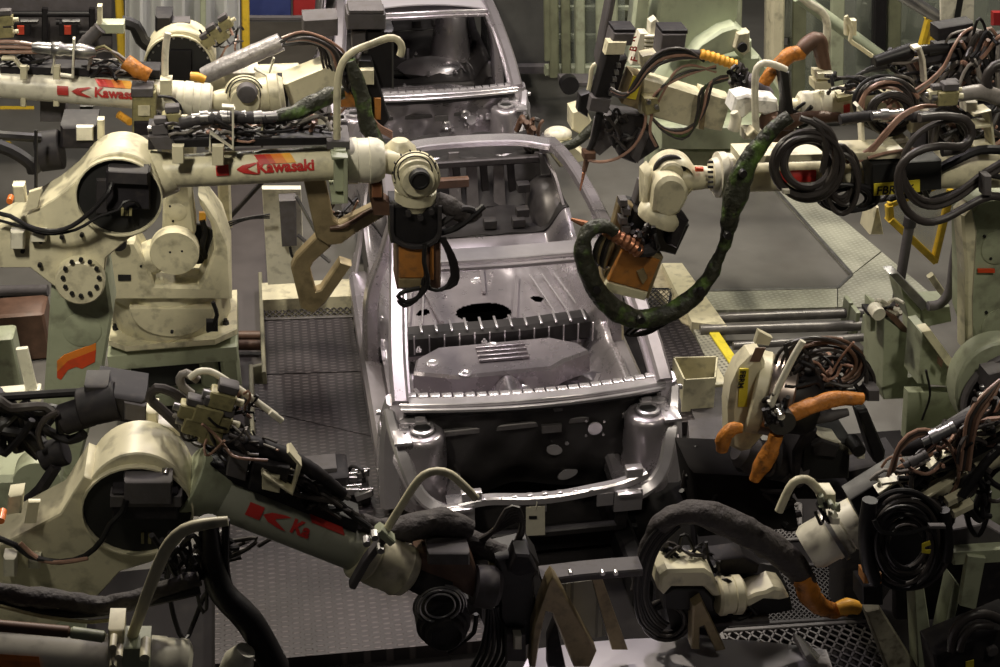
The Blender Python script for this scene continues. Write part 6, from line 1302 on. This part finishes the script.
hose(q4, [(870, 480, -.14), (884, 470, -.15), (900, 472, -.16), (914, 468, -.16), (930, 458, -.16)], Y8, 2.0, HOSEG, 'hose')
clutter(q4, 930, 465, 60, 16, Y8, 26, 142, HB + [HOSE, COPPER, HOSE], (1.4, 3.2), (-.2, .05), ang=-30); clutter(q4, 975, 425, 46, 16, Y8, 26, 143, HB + [HOSE, COPPER, HOSE], (1.4, 3.0), (-.2, .1), ang=-40); clutter(q4, 970, 500, 34, 26, Y8, 14, 144, HB, (2, 4), (-.1, .1))
for x, y, a in ((958, 505, .5), (964, 516, .5)): boxp(q4, 'terminal_clip', x - 10, y - 3, x + 10, y + 3, Y8, -.2, .04, CREAM, .004, 0, -10)
hose(q4, [(1010, 440, -.2), (990, 458, -.2), (974, 478, -.2), (962, 496, -.2)], Y8, 5, BLACK, 'thick_hose')
t = thing('cable_coil', 'big hanging coil of black cable at lower right in front of the white arm', 'cable coil', W(905, 590, 4.4))
coil(t, 906, 540, 41, 47, 4.45, 12, 151, [BLACK, HOSE, BLACK], 2.6, -.1, .1); coil(t, 906, 543, 34, 40, 4.45, 9, 152, [BLACK, HOSE], 2.5, -.16, .16)
hose(t, [(874, 520, -.2), (882, 532, -.22), (905, 534, -.22), (930, 527, -.2), (944, 526, -.2)], 4.45, 2.6, BLACK, 'cable_loop'); hose(t, [(870, 500, -.14), (866, 530, -.15), (868, 560, -.15), (874, 580, -.14)], 4.45, 8, BLACK, 'cable_loop', 10); hose(t, [(944, 510, -.14), (948, 540, -.15), (946, 560, -.15)], 4.45, 6, BLACK, 'cable_loop', 10)
plate(t, 'coil_backing', [(868, 506), (942, 506), (944, 570), (900, 586), (868, 570)], 4.5, .06, .06, BLACK, .01); boxp(t, 'orange_band', 864, 574, 882, 584, 4.45, -.16, .06, ORANGEP, .004); boxp(t, 'black_pad', 862, 586, 884, 606, 4.45, -.1, .1, BLACK, .01)
plate(t, 'yellow_mark', [(922, 544), (930, 541), (931, 545), (925, 547), (925, 550), (931, 550), (930, 554), (922, 553)], 4.45, -.24, .004, YELT, .0005); boxp(t, 'cable_tie', 930, 526, 946, 529, 4.45, -.26, .02, GREYP, .002)
# sleeve drooping from the coil into the car nose
q7 = thing('welding_gun', 'weld gun with a black cloth sleeve and loops of cable under the right strut tower', 'welding gun', W(700, 620, 4.9))
YN = 4.9
hose(q7, [(634, 590, .0), (640, 566, .0), (650, 540, .0), (664, 522, -.02), (684, 513, -.04), (706, 514, -.06), (730, 524, -.06), (754, 536, -.06), (776, 550, -.06), (794, 566, -.06), (806, 582, -.06)], YN, [5, 7, 9, 11, 13, 14, 15, 15, 15, 14, 11], CLOTH, 'cloth_sleeve', 16)
hose(q7, [(802, 576, -.08), (808, 592, -.08), (818, 604, -.08), (832, 610, -.08), (846, 609, -.08)], YN, [10, 12, 11, 9, 7], ORANGE, 'orange_sleeve', 16); hose(q7, [(838, 609, -.1), (848, 606, -.1), (858, 608, -.1)], YN, [7, 8.5, 7], AMB, 'amber_sleeve', 12)
coil(q7, 668, 618, 24, 20, YN, 5, 161, [BLACK, HOSE], 2.2, -.0, .14)
for k in range(7): hose(q7, [(668 + 2 * k, 520 + k, -.05), (650 + 2 * k, 538 + k, -.06), (638 + 2.4 * k, 564, -.07), (635 + 2.2 * k, 596, -.07), (640 + 3 * k, 622 - k, -.06), (656 + 2 * k, 636 - 2 * k, -.04)], YN, 1.9, [BLACK, HOSE, BLACK][k % 3], 'gun_cable')
plate(q7, 'gun_body', [(655, 574), (700, 570), (712, 586), (745, 582), (790, 592), (794, 612), (740, 622), (716, 640), (668, 632)], YN, .02, .18, BLACK, .02)
plate(q7, 'white_cover', [(658, 590), (660, 577), (668, 571), (705, 570), (714, 576), (722, 596), (714, 598), (704, 588), (672, 588), (664, 596)], YN, -.10, .14, CREAM, .014); plate(q7, 'cover_face', [(664, 594), (672, 589), (704, 589), (714, 598), (714, 612), (664, 610)], YN, -.09, .1, BLACK, .01); lathep(q7, 'body_ring', (716, 596), (742, 594), [(0, 17), (.1, 20), (.3, 20), (.33, 18.5), (.6, 18.5), (.63, 20), (.9, 20), (1, 17)], YN, CREAM, -.04)
plate(q7, 'white_cover', [(744, 600), (756, 594), (766, 592), (774, 588), (784, 590), (790, 598), (780, 601), (764, 600), (748, 608)], YN, -.08, .12, CREAM, .012); plate(q7, 'side_bracket', [(714, 560), (744, 556), (760, 566), (758, 574), (722, 576)], YN, .05, .1, DARK, .01)
plate(q7, 'bronze_arm', [(692, 650), (693, 606), (702, 600), (726, 650), (716, 652), (704, 626), (700, 628), (700, 650)], YN, -.14, .07, BRONZE, .008); boxp(q7, 'long_bar', 688, 625, 770, 629, YN, -.02, .05, GREYP, .004, 0, -5)
clutter(q7, 690, 560, 40, 16, YN, 12, 163, HB, (1.6, 3), (-.02, .12)); clutter(q7, 720, 596, 40, 18, YN, 8, 164, HB + [GREEN], (1.6, 3), (-.05, .06))
# frames at lower right
t = thing('steel_stand', 'pale green steel stand with two slanting legs, lower right behind the cable coil', 'stand', Z(945, 660, 0))
for pts in ([(914, 584), (924, 584), (936, 668), (918, 668)], [(954, 580), (962, 590), (946, 660), (938, 652)]): plate(t, 'leg', pts, 4.9, .05, .1, GREEN, .008)
plate(t, 'top_beam', [(952, 552), (1012, 548), (1012, 562), (954, 566)], 4.9, .0, .2, GREEN, .008); plate(t, 'side_panel', [(968, 556), (986, 558), (976, 610), (960, 606)], 4.9, -.02, .03, GREEN, .004); plate(t, 'back_panel', [(896, 560), (1012, 560), (1012, 620), (896, 620)], 4.9, .3, .05, MOTOR, .005)
to_floor(t, W(938, 655, 4.9, .12), .12, DARK, 'foot_post'); to_floor(t, W(1005, 600, 4.9, .3), .1, DARK, 'foot_post'); plate(t, 'top_plate', [(952, 530), (985, 524), (1012, 540), (1012, 550), (952, 548)], 4.9, .05, .1, GREYP, .006)
t = thing('floor_rail', 'scuffed cream steel rail slanting to the bottom edge at lower right', 'rail', Z(900, 660, 0))
plate(t, 'rail', [(866, 612), (880, 608), (918, 668), (914, 690), (896, 690)], 5.0, .0, .1, mat('scuffed_cream', (.45, .42, .32), .4, .1, .3, 10, (.1, .08, .06), .8), .008)
t = thing('cable_drum', 'rusty grey bracket with looped hose at the bottom right corner', 'bracket', Z(980, 690, 0))
plate(t, 'cover', [(934, 655), (1015, 622), (1015, 700), (940, 700)], 4.3, .0, .15, DARK, .012); to_floor(t, W(985, 680, 4.3, .1), .2, DARK, 'bracket_leg'); hose(t, [(952, 650, -.05), (954, 632, -.05), (966, 618, -.05), (984, 614, -.05), (1006, 622, -.05)], 4.3, 5, HOSE, 'hose_loop', 10); hose(t, [(960, 650, -.08), (964, 636, -.08), (976, 626, -.08), (992, 626, -.08)], 4.3, 4, HOSE, 'hose_loop', 10)
plate(t, 'yellow_mark', [(966, 662), (974, 660), (974, 668), (966, 668)], 4.3, -.01, .004, YELT, .0005); facedisc(t, 'round_boss', 991, 649, 6, 4.3, -.0, .02, GREYP)
# blocks right of the pipes
t = thing('steel_pedestal', 'pale green pedestal block with a rusty top, right of the three pipes', 'pedestal', Z(898, 400, 0))
plate(t, 'front', [(884, 318), (911, 335), (908, 380), (882, 388)], 6.95, .0, .3, GREEN, .008); plate(t, 'rusty_top', [(884, 312), (896, 316), (912, 334), (902, 332)], 6.95, -.01, .06, BROWN, .004); plate(t, 'foot', [(880, 384), (930, 372), (930, 398), (884, 400)], 6.95, .05, .2, GREEN, .008)
t = thing('steel_beam', 'cream beam with a grey steel top pointing to the post at the right', 'beam', Z(915, 330, 0))
plate(t, 'top', [(889, 274), (898, 273), (930, 306), (922, 311)], 7.4, -.05, .1, STEEL, .004); plate(t, 'side', [(900, 284), (922, 311), (922, 326), (908, 318)], 7.4, .0, .2, GREEN, .006); plate(t, 'end_block', [(922, 308), (950, 306), (952, 322), (924, 328)], 7.4, -.02, .2, GREEN, .008)
plate(t, 'leg', [(912, 320), (930, 326), (930, 380), (912, 380)], 7.4, .05, .15, GREEN, .006)
t = thing('machine_stand', 'pale stand with brown labels under the tall green robot body', 'frame', Z(940, 430, 0))
plate(t, 'side', [(922, 334), (930, 332), (960, 374), (958, 388), (918, 384)], 6.6, .05, .2, GREEN, .008); plate(t, 'top_bar', [(922, 332), (931, 330), (962, 372), (954, 376)], 6.6, -.02, .08, CREAM, .004)
for x, y in ((938, 356), (948, 366)): plate(t, 'brown_label', [(x, y), (x + 5, y + 5), (x + 4, y + 12), (x - 1, y + 7)], 6.6, -.03, .004, BROWN, .0005)
plate(t, 'panel', [(908, 392), (958, 392), (960, 440), (905, 440)], 6.6, .1, .06, GREEN, .005); hose(t, [(926, 370, 0), (930, 395, 0), (922, 420, 0)], 6.6, 1.2, BLACK, 'cable')
t = thing('pipe_fitting', 'tangled dusty pipe fitting on top of the pale pedestal', 'fitting', W(885, 312, 7.0))
facedisc(t, 'round_cap', 874, 308, 7, 7.0, -.05, .08, WHITE); boxp(t, 'plate', 868, 312, 902, 316, 7.0, -.04, .1, DARK); clutter(t, 890, 308, 14, 6, 7.0, 8, 171, [BROWN, WHITE, BLACK], (1.4, 2.6), (-.05, .05)); boxp(t, 'leg', 870, 316, 876, 332, 7.0, .0, .08, GREEN)
t = thing('dark_machine_base', 'dark machine base and hoses on the floor right of the car nose', 'machine base', Z(800, 560, 0))
finish('base_slab', zprism([(690, 446), (900, 430), (960, 560), (700, 568)], .10, .10), SHADEB, t)
clutter(t, 760, 500, 60, 26, 5.6, 14, 172, HB, (2, 4), (.2, .5)); clutter(t, 700, 480, 20, 20, 5.9, 8, 173, HB, (2, 3.4), (.1, .3))
# green dark hoses and dome behind the car, right
t = thing('hose_bundle', 'bundle of dark green covered hose and a pale dome behind the right roof rail', 'hose', W(560, 150, 11.0))
hose(t, [(522, 140, 0), (538, 146, 0), (556, 148, 0), (576, 142, 0), (590, 130, 0), (600, 118, 0)], 10.6, [4, 5, 5, 5, 5, 4], CAMO, 'covered_hose', 12); clutter(t, 530, 130, 14, 12, 10.8, 10, 181, HB + [BROWN], (1.6, 3), (-.1, .2))
finish('pale_dome', MB().ball(W(558, 134, 10.9), .09, (1.3, 1, .7)), WHITE, t); plate(t, 'cream_housing', [(572, 112), (586, 108), (596, 130), (590, 140), (572, 130)], 10.9, .0, .2, CREAM, .015); plate(t, 'cream_housing', [(545, 148), (575, 146), (590, 160), (560, 168)], 10.6, .1, .2, CREAM, .015)
# ================================================================ CAMERA, LIGHT
cd = bpy.data.cameras.new('camera'); cam = bpy.data.objects.new('camera', cd); COL.objects.link(cam)
cam.location = CAM; cam.rotation_euler = (radians(60), 0, 0); cd.sensor_width = 36; cd.lens = F * 36 / 1000; cd.clip_end = 100
SC.camera = cam
w = bpy.data.worlds.new('hall'); SC.world = w; w.use_nodes = True
w.node_tree.nodes['Background'].inputs[0].default_value = (1.0, .93, .95, 1); w.node_tree.nodes['Background'].inputs[1].default_value = .016
def lamp(name, loc, tgt, e, sx, sy, col=(1, .93, .82)):
    l = bpy.data.lights.new(name, 'AREA'); l.shape = 'RECTANGLE'; l.size = sx; l.size_y = sy; l.energy = e; l.color = col
    o = bpy.data.objects.new(name, l); COL.objects.link(o); o.location = loc
    o.rotation_euler = (Vector(tgt) - Vector(loc)).to_track_quat('-Z', 'Y').to_euler(); return o
lamp('ceiling_lamp', (-3.0, 9.8, 7.4), (-1.8, 7.4, 1.5), 430, .35, .9, (1, .90, .72))
lamp('ceiling_lamp', (.1, 9.9, 7.6), (.3, 8.2, .5), 250, .5, 2.6, (1, .89, .91))
lamp('ceiling_lamp', (3.9, 10.2, 7.4), (2.2, 8.0, 1), 300, .35, .9, (1, .92, .76))
lamp('ceiling_lamp', (-2.8, 14.5, 7.5), (-2.5, 13, 0), 150, .5, 1.6)
lamp('ceiling_lamp', (3.4, 14, 7.5), (3, 12.5, 0), 130, .5, 1.6, (1, .96, .84))
lamp('ceiling_lamp', (-.6, 6.6, 7.8), (-.3, 5.6, 1), 24, .3, .8, (1, .86, .86))
for x_, tx, e_ in ((-2.2, -2.3, 30), (2.7, 2.5, 16)):
    l_ = lamp('ceiling_lamp', (x_, 2.4, 7.6), (tx, 8.4, .8), e_, .4, .8, (1, .92, .76)); l_.data.spread = radians(55)
vs = SC.view_settings; vs.view_transform = 'Standard'; vs.look = 'None'; vs.exposure = 0; vs.gamma = 1; vs.use_curve_mapping = False
